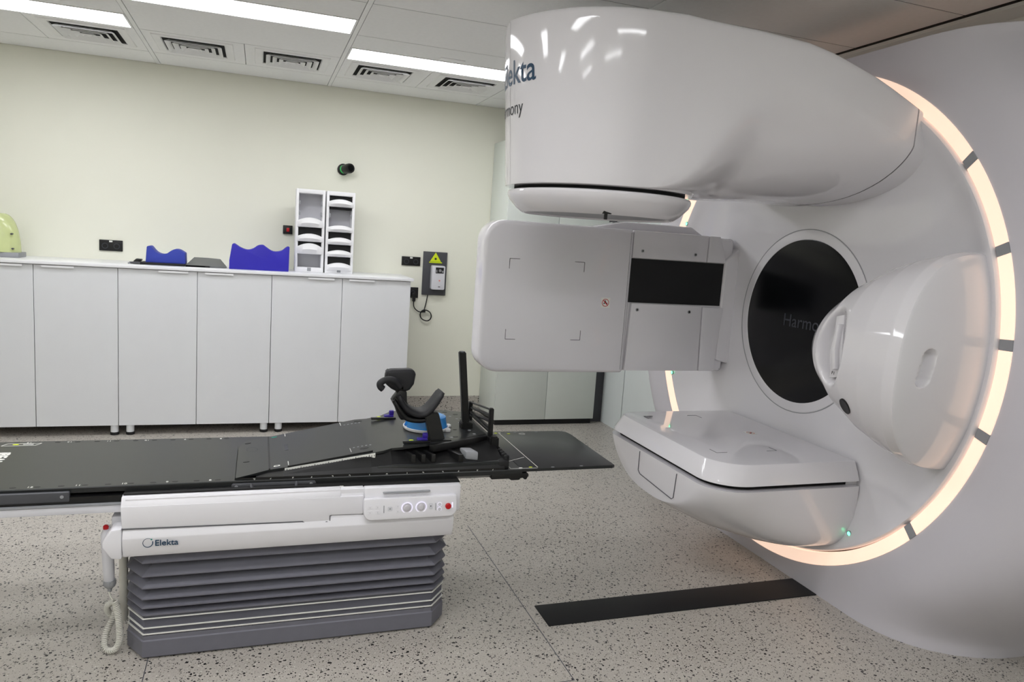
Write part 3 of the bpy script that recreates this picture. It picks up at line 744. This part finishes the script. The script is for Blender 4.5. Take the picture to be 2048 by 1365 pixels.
# resample evenly and wind the coil round it
acc = [0]
for a, b in zip(main, main[1:]): acc.append(acc[-1]+(b-a).length)
tot = acc[-1]; turns = int(tot/.0066); NN = turns*12
def at(s):
    s = max(0, min(tot-1e-6, s))
    for i in range(len(acc)-1):
        if acc[i+1] >= s: return main[i].lerp(main[i+1], (s-acc[i])/(acc[i+1]-acc[i]+1e-9))
    return main[-1]
helix = []; u = None
for k in range(NN):
    s = tot*k/NN; p = at(s); t = (at(s+.003)-at(s-.003)).normalized()
    u = t.orthogonal().normalized() if u is None else (u-t*u.dot(t)).normalized()
    v = t.cross(u); a = 2*PI*k/12
    helix.append(p+u*.0085*math.cos(a)+v*.0085*math.sin(a))
tube('coiled_cord', helix, .0031, CORD, pen, n=6)
hose = tag(tube('cable_hose', [(-.450, 2.86, .42-.012*k if k % 1 == 0 else 0) for k in range(31)], [.0165 if k % 2 else .0150 for k in range(31)], CORD, None, n=16), 'straight ribbed ivory hose running down behind the coiled cord', 'hose')

# ================================================================== POSITIONING BOARD ON THE COUCH
TZ = .631
bd = thing('positioning_board', (.45, 2.99, TZ), 'black ramped patient positioning board with arm support, upright bar and ruler', 'positioning board')
def ptop(x): return interp([(-.07, .6325), (.05, .645), (.42, .706), (.60, .722), (.95, .726)], x)
# inclined top plate, outline in plan
near = [(-.066, 2.725), (-.02, 2.742), (.05, 2.772), (.105, 2.765), (.42, 2.745), (.47, 2.755), (.505, 2.775), (.55, 2.772), (.60, 2.775), (.69, 2.80), (.93, 2.905)]
far = [(-.066, 3.10), (-.045, 3.19), (.0, 3.205), (.05, 3.22), (.42, 3.262), (.47, 3.258), (.53, 3.275), (.585, 3.335), (.66, 3.36), (.84, 3.345), (.93, 3.30)]
xs = sorted({p[0] for p in near}|{p[0] for p in far}|{.15, .25, .35})
rings = []
for x in xs:
    a, b = interp(near, x), interp(far, x); zt = ptop(x)
    th = min(.009, zt-.6312); rings.append([(x, a, zt-th), (x, a, zt), (x, b, zt), (x, b, zt-th)])
pl_ = loft('board_plate', rings, CARBON, bd, cap0=True, cap1=True, smooth=12)
box('plate_joint', .0485, .0545, 2.774, 3.218, .630, .6478, BLACK, pl_)
# base under the plate; low edge to the near side
rings = []
for x, zn in ((-.068, .635), (-.05, .638), (.0, .640), (.10, .642), (.42, .655), (.5, .662), (.93, .655), (.955, .648)):
    zt = ptop(x)-.0095; yn = 2.704 if x > -.04 else 2.712
    yi = max(interp(near, x), 2.74)
    rings.append([(x, yn, TZ), (x, yn, min(zn, .640)), (x, yn+.012, min(zn+.004, zt)), (x, yi, zt), (x, interp(far, x)-.03, zt), (x, min(interp(far, x)-.012, 3.275), TZ)])
loft('board_base', rings, BLACK, bd, cap0=True, cap1=True, smooth=15)
for x, s in ((.0, '7'), (.057, '6'), (.135, '5'), (.20, '4'), (.277, '3'), (.34, '2'), (.414, '1'), (.48, '0'), (.558, '1'), (.622, '2'), (.70, '3'), (.763, '4'), (.842, '5'), (.907, '6')):
    text('index_number', s, .017, frame((x-.006, 2.7035, .6245), (1, 0, 0), (0, 0, 1)), WHITEM, top, extrude=.0004)
# near-side tray frame with slots
tray = []
prism('side_tray', [(.44, 2.712), (.62, 2.708), (.955, 2.712), (.955, 2.88), (.93, 2.90), (.69, 2.80), (.60, 2.775), (.50, 2.765)], 2, .640, .664, CARBON, bd, bev=.006)
for x in (.575, .615, .655):
    prism('tray_rib', [(x, 2.725), (x+.016, 2.722), (x-.008, 2.785), (x-.024, 2.788)], 2, .66, .70, BLACK, bd, bev=.002)
prism('tray_rib', [(.765, 2.722), (.785, 2.722), (.755, 2.80), (.735, 2.80)], 2, .66, .695, BLACK, bd, bev=.002)
prism('grey_block', [(.80, 2.745), (.85, 2.735), (.835, 2.80), (.79, 2.81)], 2, .66, .70, GREY, bd, bev=.006)
# ruler
ry = lambda x: interp(near, x)-.0075
rl = loft('ruler', [[(x, ry(x)+.002, ptop(x)-.019), (x, ry(x), ptop(x)-.019), (x, ry(x), ptop(x)-.001), (x, ry(x)+.002, ptop(x)-.001)] for x in (.105, .27, .437)], WHITEM, bd, cap0=True, cap1=True)
for k in range(33):
    x = .112+k*.0100; b = .010 if k % 5 == 0 else .006
    prism('ruler_tick', [(x, ptop(x)-.0135), (x+.0022, ptop(x)-.0135), (x+.0022, ptop(x)-.0135+b), (x, ptop(x)-.0135+b)], 1, ry(x)-.0008, ry(x)+.0005, INK, rl)
loft('guide_rail', [[(x, 2.762, ptop(x)-.002), (x, 2.757, ptop(x)-.002), (x, 2.757, ptop(x)+.0055), (x, 2.762, ptop(x)+.0055)] for x in (.115, .27, .43)], BLACK, bd, cap0=True, cap1=True)
loft('guide_line', [[(x, 2.766, ptop(x)), (x, 2.7625, ptop(x)), (x, 2.7625, ptop(x)+.003), (x, 2.766, ptop(x)+.003)] for x in (.125, .27, .42)], GREY, bd, cap0=True, cap1=True)
# marks and holes on the plate
def onplate(name, pts, m, h=.0008):
    bm = bmesh.new(); vs = add_prism(bm, pts, 2, -.001, h)
    for v in vs: v.co.z += ptop(v.co.x)
    return finish(name, frombm(bm), m, pl_)
for (x, y, rx, ry) in ((.405, 2.82, .018, .011), (.43, 3.225, .018, .011), (.845, 3.30, .012, .009), (.885, 3.255, .012, .009), (.905, 3.20, .011, .008), (.89, 3.15, .012, .009), (.80, 3.02, .009, .006), (.815, 2.99, .009, .006), (.785, 2.97, .009, .006), (.79, 2.88, .012, .008), (.86, 3.0, .010, .007), (.86, 2.94, .010, .007)):
    onplate('plate_hole', oval(x, y, rx, ry), BLACK)
for (x, y) in ((.83, 3.27), (.85, 3.22), (.87, 3.17), (.865, 3.10), (.87, 3.05), (.875, 2.97), (.88, 2.91), (.77, 2.87), (.80, 3.285)):
    onplate('plate_dot', oval(x, y, .007, .006), GREY)
onplate('plate_ring', oval(.078, 2.80, .012, .008), WHITEM); onplate('plate_ring_core', oval(.078, 2.80, .007, .004), BLACK, .0011)
onplate('plate_tick', [(.118, 2.785), (.1205, 2.785), (.1205, 2.83), (.118, 2.83)], WHITEM); onplate('plate_tick', [(.118, 3.185), (.1205, 3.185), (.1205, 3.225), (.118, 3.225)], WHITEM)
onplate('plate_print', [(.112, 2.98), (.126, 2.98), (.126, 3.06), (.112, 3.06)], INKG); onplate('plate_corner', oval(.075, 3.20, .012, .006), TEAL)
for (y, s) in ((2.85, 1), (3.20, -1)):
    onplate('plate_bracket', [(.352, y), (.354, y), (.354, y+s*-.05), (.352, y+s*-.05)], WHITEM)
    for k in range(5): onplate('plate_digit', [(.365+k*.016, y+s*.004), (.372+k*.016, y+s*.004), (.372+k*.016, y-s*.004), (.365+k*.016, y-s*.004)], GREY)
for (x, y) in ((-.03, 3.16), (-.032, 2.905)):
    onplate('plate_hole', oval(x, y, .012, .007), BLACK)
bm = bmesh.new(); add_loft(bm, [[(-.012+(.02+q)*math.cos(2*PI*k/24), 3.05+(.028+q)*math.sin(2*PI*k/24), .642) for k in range(24)] for q in (0, .002)]); finish('plate_logo', frombm(bm), INKG, pl_)
# arm support: post, cradle cushion, upper pad with grip
def obox(name, a, b, wx, wy, m, parent, bev=.004):
    """bar of section wx (in x) by wy (in y) from a to b"""
    R = []
    for p in (a, b): R.append([(p[0]+sx*wx/2, p[1]+sy*wy/2, p[2]) for sx, sy in ((-1, -1), (1, -1), (1, 1), (-1, 1))])
    bm = bmesh.new(); add_loft(bm, R, True, True, True); bmesh.ops.recalc_face_normals(bm, faces=bm.faces[:])
    if bev: bmesh.ops.bevel(bm, geom=bm.edges[:], offset=bev, segments=2, affect='EDGES')
    return finish(name, frombm(bm), m, parent, smooth=35)
obox('support_post', (.708, 2.85, .705), (.675, 2.87, .835), .062, .034, BLACK, bd)
obox('support_foot', (.715, 2.845, .690), (.713, 2.845, .728), .095, .06, BLACK, bd)
prism('support_rail', [(.655, 2.78), (.67, 2.765), (.945, 2.885), (.945, 2.915), (.93, 2.92)], 2, .694, .724, BLACK, bd, bev=.003)
# cradle: U in XZ, swept along Y and twisted a little
U = [(.540, .905), (.553, .880), (.568, .858), (.590, .840), (.618, .828), (.645, .828), (.668, .842), (.690, .868), (.706, .893), (.722, .917)]
def cradle(pts, thick, y0, y1, name, m, parent):
    R = []
    P2 = spline([(x, 0, z) for x, z in pts], 4); nn = len(P2)
    for i, p in enumerate(P2):
        t = (P2[min(i+1, nn-1)]-P2[max(i-1, 0)]).normalized(); nrm = Vector((-t.z, 0, t.x))
        th = thick*(.55+.45*math.sin(PI*min(1, max(0, (i+1.5)/(nn+2)))))
        ring = []
        for k in range(16):
            a = 2*PI*k/16; c, s = math.cos(a), math.sin(a)
            yy = lerp(y0, y1, .5)+(y1-y0)/2*math.copysign(abs(c)**.6, c)*(1 if 1 < i < nn-2 else .8)
            q = p+nrm*th*math.copysign(abs(s)**.7, s)
            ring.append((q.x, yy, q.z))
        R.append(ring)
    return loft(name, R, m, parent, cap0=True, cap1=True, smooth=60)
cradle(U, .016, 2.84, 2.945, 'cradle_cushion', RUBBER, bd)
U2 = [(.522, .885), (.545, .850), (.575, .812), (.62, .800), (.665, .805), (.690, .835)]
cradle(U2, .013, 2.855, 2.93, 'cradle_shell', BLACK, bd)
prism('cradle_neck', [(.517, .888), (.545, .925), (.575, .918), (.578, .875), (.60, .83), (.655, .80), (.555, .80), (.54, .83)], 1, 2.875, 2.915, BLACK, bd, bev=.005)
obox('support_stem', (.552, 2.90, .905), (.546, 2.90, .945), .034, .03, BLACK, bd)
pad = [(.487, .948), (.490, .995), (.500, 1.005), (.585, 1.008), (.607, 1.003), (.612, .985), (.606, .945), (.590, .922), (.570, .912), (.535, .915), (.515, .925)]
prism('upper_pad', pad, 1, 2.885, 2.935, RUBBER, bd, bev=.014, seg=4, smooth=60)
grip = spline([(.545, 2.87, .938), (.520, 2.862, .966), (.485, 2.858, .970), (.462, 2.855, .957), (.464, 2.855, .943), (.474, 2.856, .934)], 6)
tube('pad_grip', grip, .0135, RUBBER, bd, n=12)
# upright bar
obox('upright_bar', (.872, 3.02, .722), (.836, 3.02, 1.062), .030, .026, BLACK, bd, bev=.003)
lathe('bar_cap', [(1.058, .012), (1.064, .012)], (.836, 3.02, 0), 2, DARKG, bd, n=16)
obox('bar_foot', (.873, 3.02, .722), (.871, 3.02, .752), .05, .05, BLACK, bd)
# slatted end frame with two posts and bars
for y in (3.20, 2.88): obox('end_post', (.942, y, .655), (.940, y, .80 if y > 3 else .845), .018, .022, BLACK, bd, bev=.003)
for k in range(4): obox('end_bar', (.942, 2.88, .80+.012*k-.02), (.942, 3.20, .765+.012*k-.02), .010, .002, BLACK, bd, bev=0)
for z in (.738, .752): box('end_rail', .936, .948, 2.88, 3.20, z, z+.006, BLACK, bd)
for k, z in enumerate((.775, .80, .825)):
    tube('end_bar', [(.941, 2.88, z+.012), (.941, 3.20, z-.028)], .0045, BLACK, bd, n=8)
obox('end_block', (.952, 2.86, .635), (.948, 2.86, .73), .04, .05, BLACK, bd, bev=.006)
prism('end_stop', [(.93, 2.708), (.975, 2.712), (.99, 2.76), (.985, 2.86), (.93, 2.86)], 2, TZ, .665, BLACKM, bd, bev=.006)
for k in range(5):
    y = 2.74+.03*k; lathe('end_stud', [(.660, .012), (.678, .011), (.682, .006)], (.972, y, 0), 2, BLACKM, bd, n=14)
# clips
for (x, y) in ((.645, 2.835), (.575, 3.235)):
    z = ptop(x)
    bm = bmesh.new(); add_box(bm, x-.028, x+.014, y-.012, y+.012, z, z+.014, .004); add_box(bm, x-.006, x+.016, y-.008, y+.008, z+.012, z+.034, .005)
    finish('purple_clip', frombm(bm), PURPLE, bd, smooth=40)
    box('clip_plate', x-.085, x-.01, y-.022, y-.010, z, z+.006, STEEL, bd, bev=.001)
    lathe('clip_dot', [(z, .010), (z+.003, .009)], (x-.05, y+.006, 0), 2, YEL, bd, n=14)
    box('clip_base', x-.09, x+.02, y-.035, y-.018, z, z+.008, BLACK, bd, bev=.002)
# blue gel head cushion in its white tray
hc = thing('head_cushion', (.70, 3.05, .724), 'blue translucent horseshoe head cushion in a white tray behind the support post', 'head cushion')
def horseshoe(cx, cy, ro, ri, z0, z1, a0, a1, n=40, sq=.9):
    R = []
    for k in range(n+1):
        a = lerp(a0, a1, k/n); c, s = math.cos(a), math.sin(a)
        R.append([(cx+ri*c, cy+ri*s*sq, z0), (cx+ro*c, cy+ro*s*sq, z0), (cx+(ro-.008)*c, cy+(ro-.008)*s*sq, z1-.004), (cx+(ro-.016)*c, cy+(ro-.016)*s*sq, z1), (cx+(ri+.008)*c, cy+(ri+.008)*s*sq, z1), (cx+ri*c, cy+ri*s*sq, z1-.006)])
    return R
loft('gel_pad', horseshoe(.696, 3.03, .092, .042, .732, .782, math.radians(-165), math.radians(165)), CYAN, hc, cap0=True, cap1=True, smooth=40)
lathe('white_tray', [(.724, .095), (.730, .099), (.736, .099), (.737, .095), (.729, .093)], (.696, 3.03, 0), 2, TRANSLW, hc, n=48)
for a in (-35, 5, 35): lathe('tray_tab', [(.7245, .014), (.733, .014), (.736, .010)], (.690+.106*math.cos(math.radians(a)), 3.03+.106*math.sin(math.radians(a)), 0), 2, TRANSLW, hc, n=14)

# ================================================================== LOW CABINETS AND COUNTER
CY = 5.652
seams = [-2.435, -1.928, -1.421, -.9175, -.4125, .0905, .597, 1.120]
cab_label = ['white two-door low cabinet under the yellow dome', 'white two-door low cabinet under the light blue foam block and grey mat',
             'white two-door low cabinet at the counter end, under the tray racks']
for u, (i0, lab) in enumerate(((1, cab_label[0]), (3, cab_label[1]), (5, cab_label[2]))):
    a, b, c = seams[i0], seams[i0+1], seams[i0+2]
    t = thing('base_cabinet', ((a+c)/2, 5.92, 0), lab, 'cabinet', 'low cabinets under the counter')
    box('cabinet_body', a+.001, c-.001, CY+.019, WY-.008, .076, 1.186, CAB, t)
    for (p, q, side) in ((a, b, 1), (b, c, -1)):
        d = box('door', p+.002, q-.002, CY, CY+.018, .073, 1.184, CAB, t, bev=.001, seg=1)
        hx0 = (q-.06-.19) if side > 0 else (p+.05)
        bm = bmesh.new(); add_box(bm, hx0, hx0+.19, CY-.012, CY+.004, 1.1842, 1.1872); add_box(bm, hx0, hx0+.19, CY-.012, CY-.009, 1.170, 1.1872)
        finish('door_pull', frombm(bm), TOP, d)
    for lx in (a+.07, c-.035) if u else (c-.03,):
        for ly in (CY+.03, 6.05):
            lg = lathe('leg', [(.02, .026), (.077, .026)], (lx, ly, 0), 2, CAB, t, n=20)
            lathe('leg_foot', [(0, .024), (.004, .028), (.022, .028)], (lx, ly, 0), 2, BLACKM, lg, n=20)
ct = tag(prism('countertop', [(-2.45, 5.635), (1.138, 5.635), (1.138, WY-.002), (-2.45, WY-.002)], 2, 1.1885, 1.210, TOP, bev=.002), 'long thin white countertop laid over the row of low cabinets', 'countertop')
CT = 1.210
# tall white cabinet
t = thing('tall_cabinet', (2.35, 5.96, 0), 'tall off-white two-door cabinet beside the back wall, behind the machine', 'cabinet')
box('cabinet_body', 1.894, 2.815, 5.741, WY-.008, .045, 2.372, CABT, t, bev=.002)
box('door', 1.896, 2.352, 5.722, 5.740, .048, 2.370, CABT, t, bev=.0015)
box('door', 2.356, 2.813, 5.722, 5.740, .048, 2.370, CABT, t, bev=.0015)
box('cabinet_plinth', 1.91, 2.80, 5.745, WY-.01, 0, .046, BLACKM, t)
box('side_filler', 2.817, 2.928, 5.80, WY-.01, 0, 2.372, DARKG, t)

# ------------------------------------------------------------------ things on the counter
# yellow dome on grey bases
t = thing('yellow_dome', (-1.70, 5.95, CT), 'pale yellow translucent acrylic dome on a grey base, standing on the counter', 'head support')
pro = []
for k in range(13):
    a = PI/2*k/12; pro.append((CT+.035+.262*math.sin(a), .028+.108*math.cos(a)**.8 if k < 12 else .012))
rings = []
for zz, r in pro: rings.append([(-1.70+r*1.0*math.cos(2*PI*k/40), 5.95+r*.75*math.sin(2*PI*k/40), zz) for k in range(40)])
loft('dome_shell', rings, YELG, t, cap0=True, cap1=True, smooth=60)
box('dome_base', -1.865, -1.557, 5.86, 6.04, CT, CT+.034, GREY, t, bev=.004)
for (hx, hz) in ((-1.60, 1.37), (-1.595, 1.27)):
    lathe('dome_pin', [(5.868, .006), (5.90, .006)], (hx, 0, hz), 1, DARKG, t, n=12)
# small blue foam on a black plate
t = thing('foam_headrest', (-.64, 5.86, CT), 'mid blue foam headrest with one hollow, standing on a dark plate', 'headrest')
out = [(-.766, CT+.017)] + [(-.758, 1.338), (-.75, 1.344), (-.735, 1.344)] + [(p.x, p.z) for p in spline([(-.728, 0, 1.338), (-.70, 0, 1.305), (-.665, 0, 1.290), (-.63, 0, 1.296), (-.60, 0, 1.318), (-.575, 0, 1.330), (-.545, 0, 1.327), (-.508, 0, 1.305)], 5)] + [(-.505, CT+.017)]
prism('foam_block', out, 1, 5.80, 5.94, BLUE, t, bev=.004, smooth=35)
box('foam_plate', -.80, -.508, 5.79, 5.95, CT, CT+.018, BLACKM, t, bev=.003)
prism('plate_tongue', [(-.87, 5.80), (-.80, 5.79), (-.80, 5.92), (-.84, 5.92), (-.85, 5.86)], 2, CT+.006, CT+.016, DARKG, t, bev=.002)
lathe('tongue_tip', [(CT, .012), (CT+.01, .012)], (-.868, 5.81, 0), 2, GREY, t, n=14)
prism('tongue_arm', [(-.865, CT), (-.80, CT+.02), (-.80, CT+.034), (-.835, CT+.036), (-.85, CT+.02)], 1, 5.86, 5.92, BLACK, t, bev=.002)
# grey mat leaning between the foams
t = thing('grey_mat', (-.37, 5.87, CT), 'thin grey wedge plate lying between the two blue foam blocks', 'plate')
up = lambda y: CT+.010+(y-5.79)/.26*.050
R = [[(x, y, up(y)-.008) for x, y in q]+[(x, y, up(y)) for x, y in q[::-1]] for q in ([(-.505, 5.79), (-.465, 6.05)], [(-.37, 5.79), (-.37, 6.05)], [(-.225, 5.80), (-.28, 6.03)])]
loft('mat_plate', R, mat('mat_grey', srgb(104, 106, 106), .5), t, cap0=True, cap1=True, smooth=20)
prism('mat_prop', [(5.93, CT), (6.03, CT), (6.03, up(6.03)-.008), (5.93, up(5.93)-.008)], 0, -.45, -.29, DARKG, t)
box('mat_edge', -.505, -.34, 5.79, 5.82, CT, CT+.012, BLACKM, t, bev=.002)
# violet foam with two hollows
out = [(-.208, CT), (-.208, 1.275), (-.19, 1.392), (-.182, 1.397), (-.172, 1.396)] + [(p.x, p.z) for p in spline([(-.165, 0, 1.392), (-.13, 0, 1.370), (-.085, 0, 1.357), (-.045, 0, 1.368), (-.015, 0, 1.390), (.005, 0, 1.397), (.028, 0, 1.397), (.05, 0, 1.382), (.085, 0, 1.360), (.12, 0, 1.354), (.16, 0, 1.365), (.19, 0, 1.390), (.205, 0, 1.398)], 5)] + [(.213, 1.396), (.210, CT)]
t = thing('foam_knee_rest', (0, 5.83, CT), 'violet blue foam block with two hollows, standing against a tray rack', 'foam block')
prism('foam_block', out, 1, 5.77, 5.90, BLUEV, t, bev=.004, smooth=35)
# tray racks
def rack(xa, xb, lips, darks, label):
    y0, y1 = 5.86, 6.03; zb, zt = CT, 1.838
    t = thing('tray_rack', ((xa+xb)/2, y0+.08, CT), label, 'tray rack', 'white tray racks on the counter')
    bm = bmesh.new()
    lean = .0
    add_box(bm, xa, xa+.020, y0, y1, zb, zt, .004); add_box(bm, xb-.020, xb, y0, y1, zb, zt, .004)
    add_box(bm, xa+.012, xb-.012, y0, y1, zt-.032, zt, .004); add_box(bm, xa+.012, xb-.012, y0, y1, zb, zb+.035, .004)
    fr = finish('rack_frame', frombm(bm), TRANSLW, t, smooth=40)
    box('rack_back', xa+.015, xb-.015, y1-.012, y1-.004, zb+.01, zt-.01, MACHG, t)
    for (l0, l1) in lips:       # bowed shelf fronts: bottom z, top z
        R = []
        for k in range(17):
            s = k/16*2-1; x = lerp(xa+.012, xb-.012, k/16); zt_ = l0+(l1-l0)*(.62+.38*(1-s*s)); d = .030*(1-s*s)
            zm = l0+(zt_-l0)*.45
            R.append([(x, y0+.014, l0), (x, y0-.004-d*.3, l0+.002), (x, y0-.008-d, zm), (x, y0-.004-d*.8, zt_-.003), (x, y0+.004-d*.6, zt_), (x, y0+.014, zt_-.008)])
        loft('shelf_front', R, TRANSLW, t, cap0=True, cap1=True, smooth=40)
        box('shelf_floor', xa+.018, xb-.018, y0+.01, y1-.012, l0+.004, l0+.010, TRANSLW, t)
    for (d0, d1) in darks:
        box('dark_insert', xa+.021, xb-.021, y0+.028, y1-.02, d0, d1, BLACKM, t)
    for zz in (1.72, 1.64):
        for x, s in ((xa+.02, 1), (xb-.02, -1)):
            box('shelf_peg', min(x, x+s*.012), max(x, x+s*.012), y0+.004, y0+.03, zz, zz+.03, GREY, t, bev=.002)
    box('rack_badge', (xa+xb)/2-.014, (xa+xb)/2+.014, y0-.0015, y0+.002, zb+.008, zb+.034, GREY, t)
    return t
Z = lambda y: 1.838-(y-300)/600*.625
rack(.256, .470, [(Z(575), Z(503)), (Z(680), Z(620)), (Z(770), Z(690))], [(Z(640), Z(580)), (Z(712), Z(684))], 'white tray rack beside the violet foam, its top and bottom shelves open')
rack(.480, .694, [(Z(412), Z(355)), (Z(597), Z(545)), (Z(690), Z(635)), (Z(780), Z(728)), (Z(880), Z(822))], [(Z(395), Z(345)), (Z(430), Z(414)), (Z(650), Z(600)), (Z(745), Z(694)), (Z(845), Z(784))], 'white tray rack with bowed fronts on every shelf but one')

# ================================================================== THINGS ON THE BACK WALL
def socket(xa, xb, za, zb, label):
    t = thing('wall_socket', ((xa+xb)/2, WY-.01, za), label, 'socket')
    box('socket_plate', xa, xb, WY-.012, WY+.001, za, zb, BLACK, t, bev=.003)
    n_ = 2 if xb-xa > .12 else 1
    for k in range(n_):
        cx = lerp(xa, xb, (k+.5)/n_); cz = (za+zb)/2-.004
        lathe('socket_ring', [(WY-.012, .022), (WY-.0145, .021), (WY-.0145, .017), (WY-.0115, .016)], (cx, 0, cz), 1, INKG, t, n=24, cap0=False, cap1=False)
        for (dx, dz) in ((-.007, -.004), (.007, -.004), (0, .008)): lathe('socket_hole', [(WY-.0125, .0028), (WY-.0132, .0026)], (cx+dx, 0, cz+dz), 1, DARKGAP, t, n=8)
    if n_ == 2: box('socket_switch', (xa+xb)/2-.011, (xa+xb)/2+.011, WY-.016, WY-.01, zb-.016, zb-.004, WHITEM, t, bev=.002)
    return t
socket(-1.128, -.972, 1.277, 1.358, 'black double wall socket with white tab above the plain counter stretch')
socket(1.138, 1.298, 1.288, 1.364, 'black double wall socket beside the grey laser plate')
sk = socket(1.20, 1.292, 1.015, 1.105, 'single black wall socket with a black plug in it, at the counter end')
pg = thing('power_plug', (1.245, WY-.03, 1.0), 'black power plug and looped black cable hanging below the laser plate', 'power cable')
bm = bmesh.new(); add_box(bm, 1.232, 1.27, WY-.05, WY-.012, 1.02, 1.062, .006); add_box(bm, 1.24, 1.266, WY-.045, WY-.02, .985, 1.025, .006)
finish('plug_body', frombm(bm), BLACK, pg, smooth=40)
wy = WY-.018
cab = [(1.253, WY-.032, .99), (1.254, WY-.03, .955), (1.268, wy, .925), (1.30, wy, .900), (1.335, wy, .895)]
lo = []
for k in range(3*14+1):
    a = math.radians(120)+2*PI*k/14; r = .049+.007*math.sin(k*.9); lo.append((1.365+r*.98*math.cos(a)*.9, wy-.002-.0022*(k/14), .868+r*1.05*math.sin(a)))
end = [(1.345, wy-.008, .905), (1.358, wy, .95), (1.366, wy, .99), (1.376, WY-.01, 1.05)]
tube('cable', spline([Vector(p) for p in cab+lo+end], 3), .0046, BLACK, pg, n=8)
box('cable_tie', 1.335, 1.36, wy-.014, wy+.010, .893, .912, BLACKM, pg, bev=.003)
# laser plate
t = thing('laser_plate', (1.425, WY-.02, 1.05), 'dark grey wall plate with yellow laser warning triangle and grey laser unit', 'laser unit')
box('plate', 1.322, 1.530, WY-.016, WY+.001, 1.045, 1.416, DARKG, t, bev=.002)
un = prism('laser_unit', rrect(1.388, 1.502, 1.098, 1.302, .012, 4), 1, WY-.085, WY-.014, MACHG, t, bev=.006)
box('unit_window', 1.418, 1.488, WY-.0865, WY-.083, 1.238, 1.288, BLACKM, un)
lathe('window_lens', [(WY-.086, .013), (WY-.0885, .012)], (1.456, 0, 1.262), 1, STEEL, un, n=20)
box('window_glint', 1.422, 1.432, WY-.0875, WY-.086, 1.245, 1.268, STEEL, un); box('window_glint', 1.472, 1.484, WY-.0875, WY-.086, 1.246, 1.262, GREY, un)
lathe('unit_mark', [(WY-.0848, .0075), (WY-.0862, .0075)], (1.455, 0, 1.176), 1, mat('pale_red', srgb(226, 150, 140), .5), un, n=16)
box('unit_slot', 1.445, 1.463, WY-.0862, WY-.084, 1.120, 1.126, INK, un)
box('unit_stem', 1.415, 1.44, WY-.06, WY-.03, 1.088, 1.10, DARKG, un)
prism('warning_sign', [(1.378, 1.333), (1.476, 1.332), (1.427, 1.412)], 1, WY-.020, WY-.0155, YEL, t, bev=.001)
lathe('warning_star', [(WY-.0195, .0085), (WY-.0215, .007)], (1.427, 0, 1.357), 1, INK, t, n=8)
box('warning_base', 1.372, 1.484, WY-.022, WY-.015, 1.322, 1.330, YEL, t)
for k in range(8):
    a = 2*PI*k/8; box('warning_ray', 1.427+.0085*math.cos(a)-.001, 1.427+.0085*math.cos(a)+.001, WY-.0212, WY-.0195, 1.357+.0085*math.sin(a)-.004, 1.357+.0085*math.sin(a)+.004, INK, t)
# switch with a red rocker
t = thing('wall_switch', (.209, WY-.02, 1.49), 'small square black wall switch with a red rocker beside the tray racks', 'switch')
box('switch_plate', .174, .246, WY-.03, WY+.001, 1.487, 1.556, BLACK, t, bev=.004)
box('rocker', .200, .222, WY-.036, WY-.028, 1.506, 1.536, RED, t, bev=.003)
# wall camera
t = thing('wall_camera', (.615, WY-.04, 2.0), 'black cylindrical camera with a green ring, mounted high on the back wall', 'camera')
lathe('camera_base', [(WY+.001, .046), (WY-.012, .046), (WY-.016, .040)], (.628, 0, 2.034), 1, BLACK, t, n=28)
path = [Vector((.632, WY-.012, 2.035)), Vector((.642, WY-.04, 2.037))]
tube('camera_ring', path, .034, mat('dim_green', srgb(40, 190, 90), .4, emit=.25), t, n=24)
tube('camera_body', [Vector((.640, WY-.035, 2.036)), Vector((.668, WY-.10, 2.040)), Vector((.676, WY-.115, 2.041))], [.037, .040, .036], BLACK, t, n=28)
tube('camera_lens', [Vector((.675, WY-.114, 2.041)), Vector((.6775, WY-.118, 2.0415))], [.026, .024], GLASSB, t, n=24)
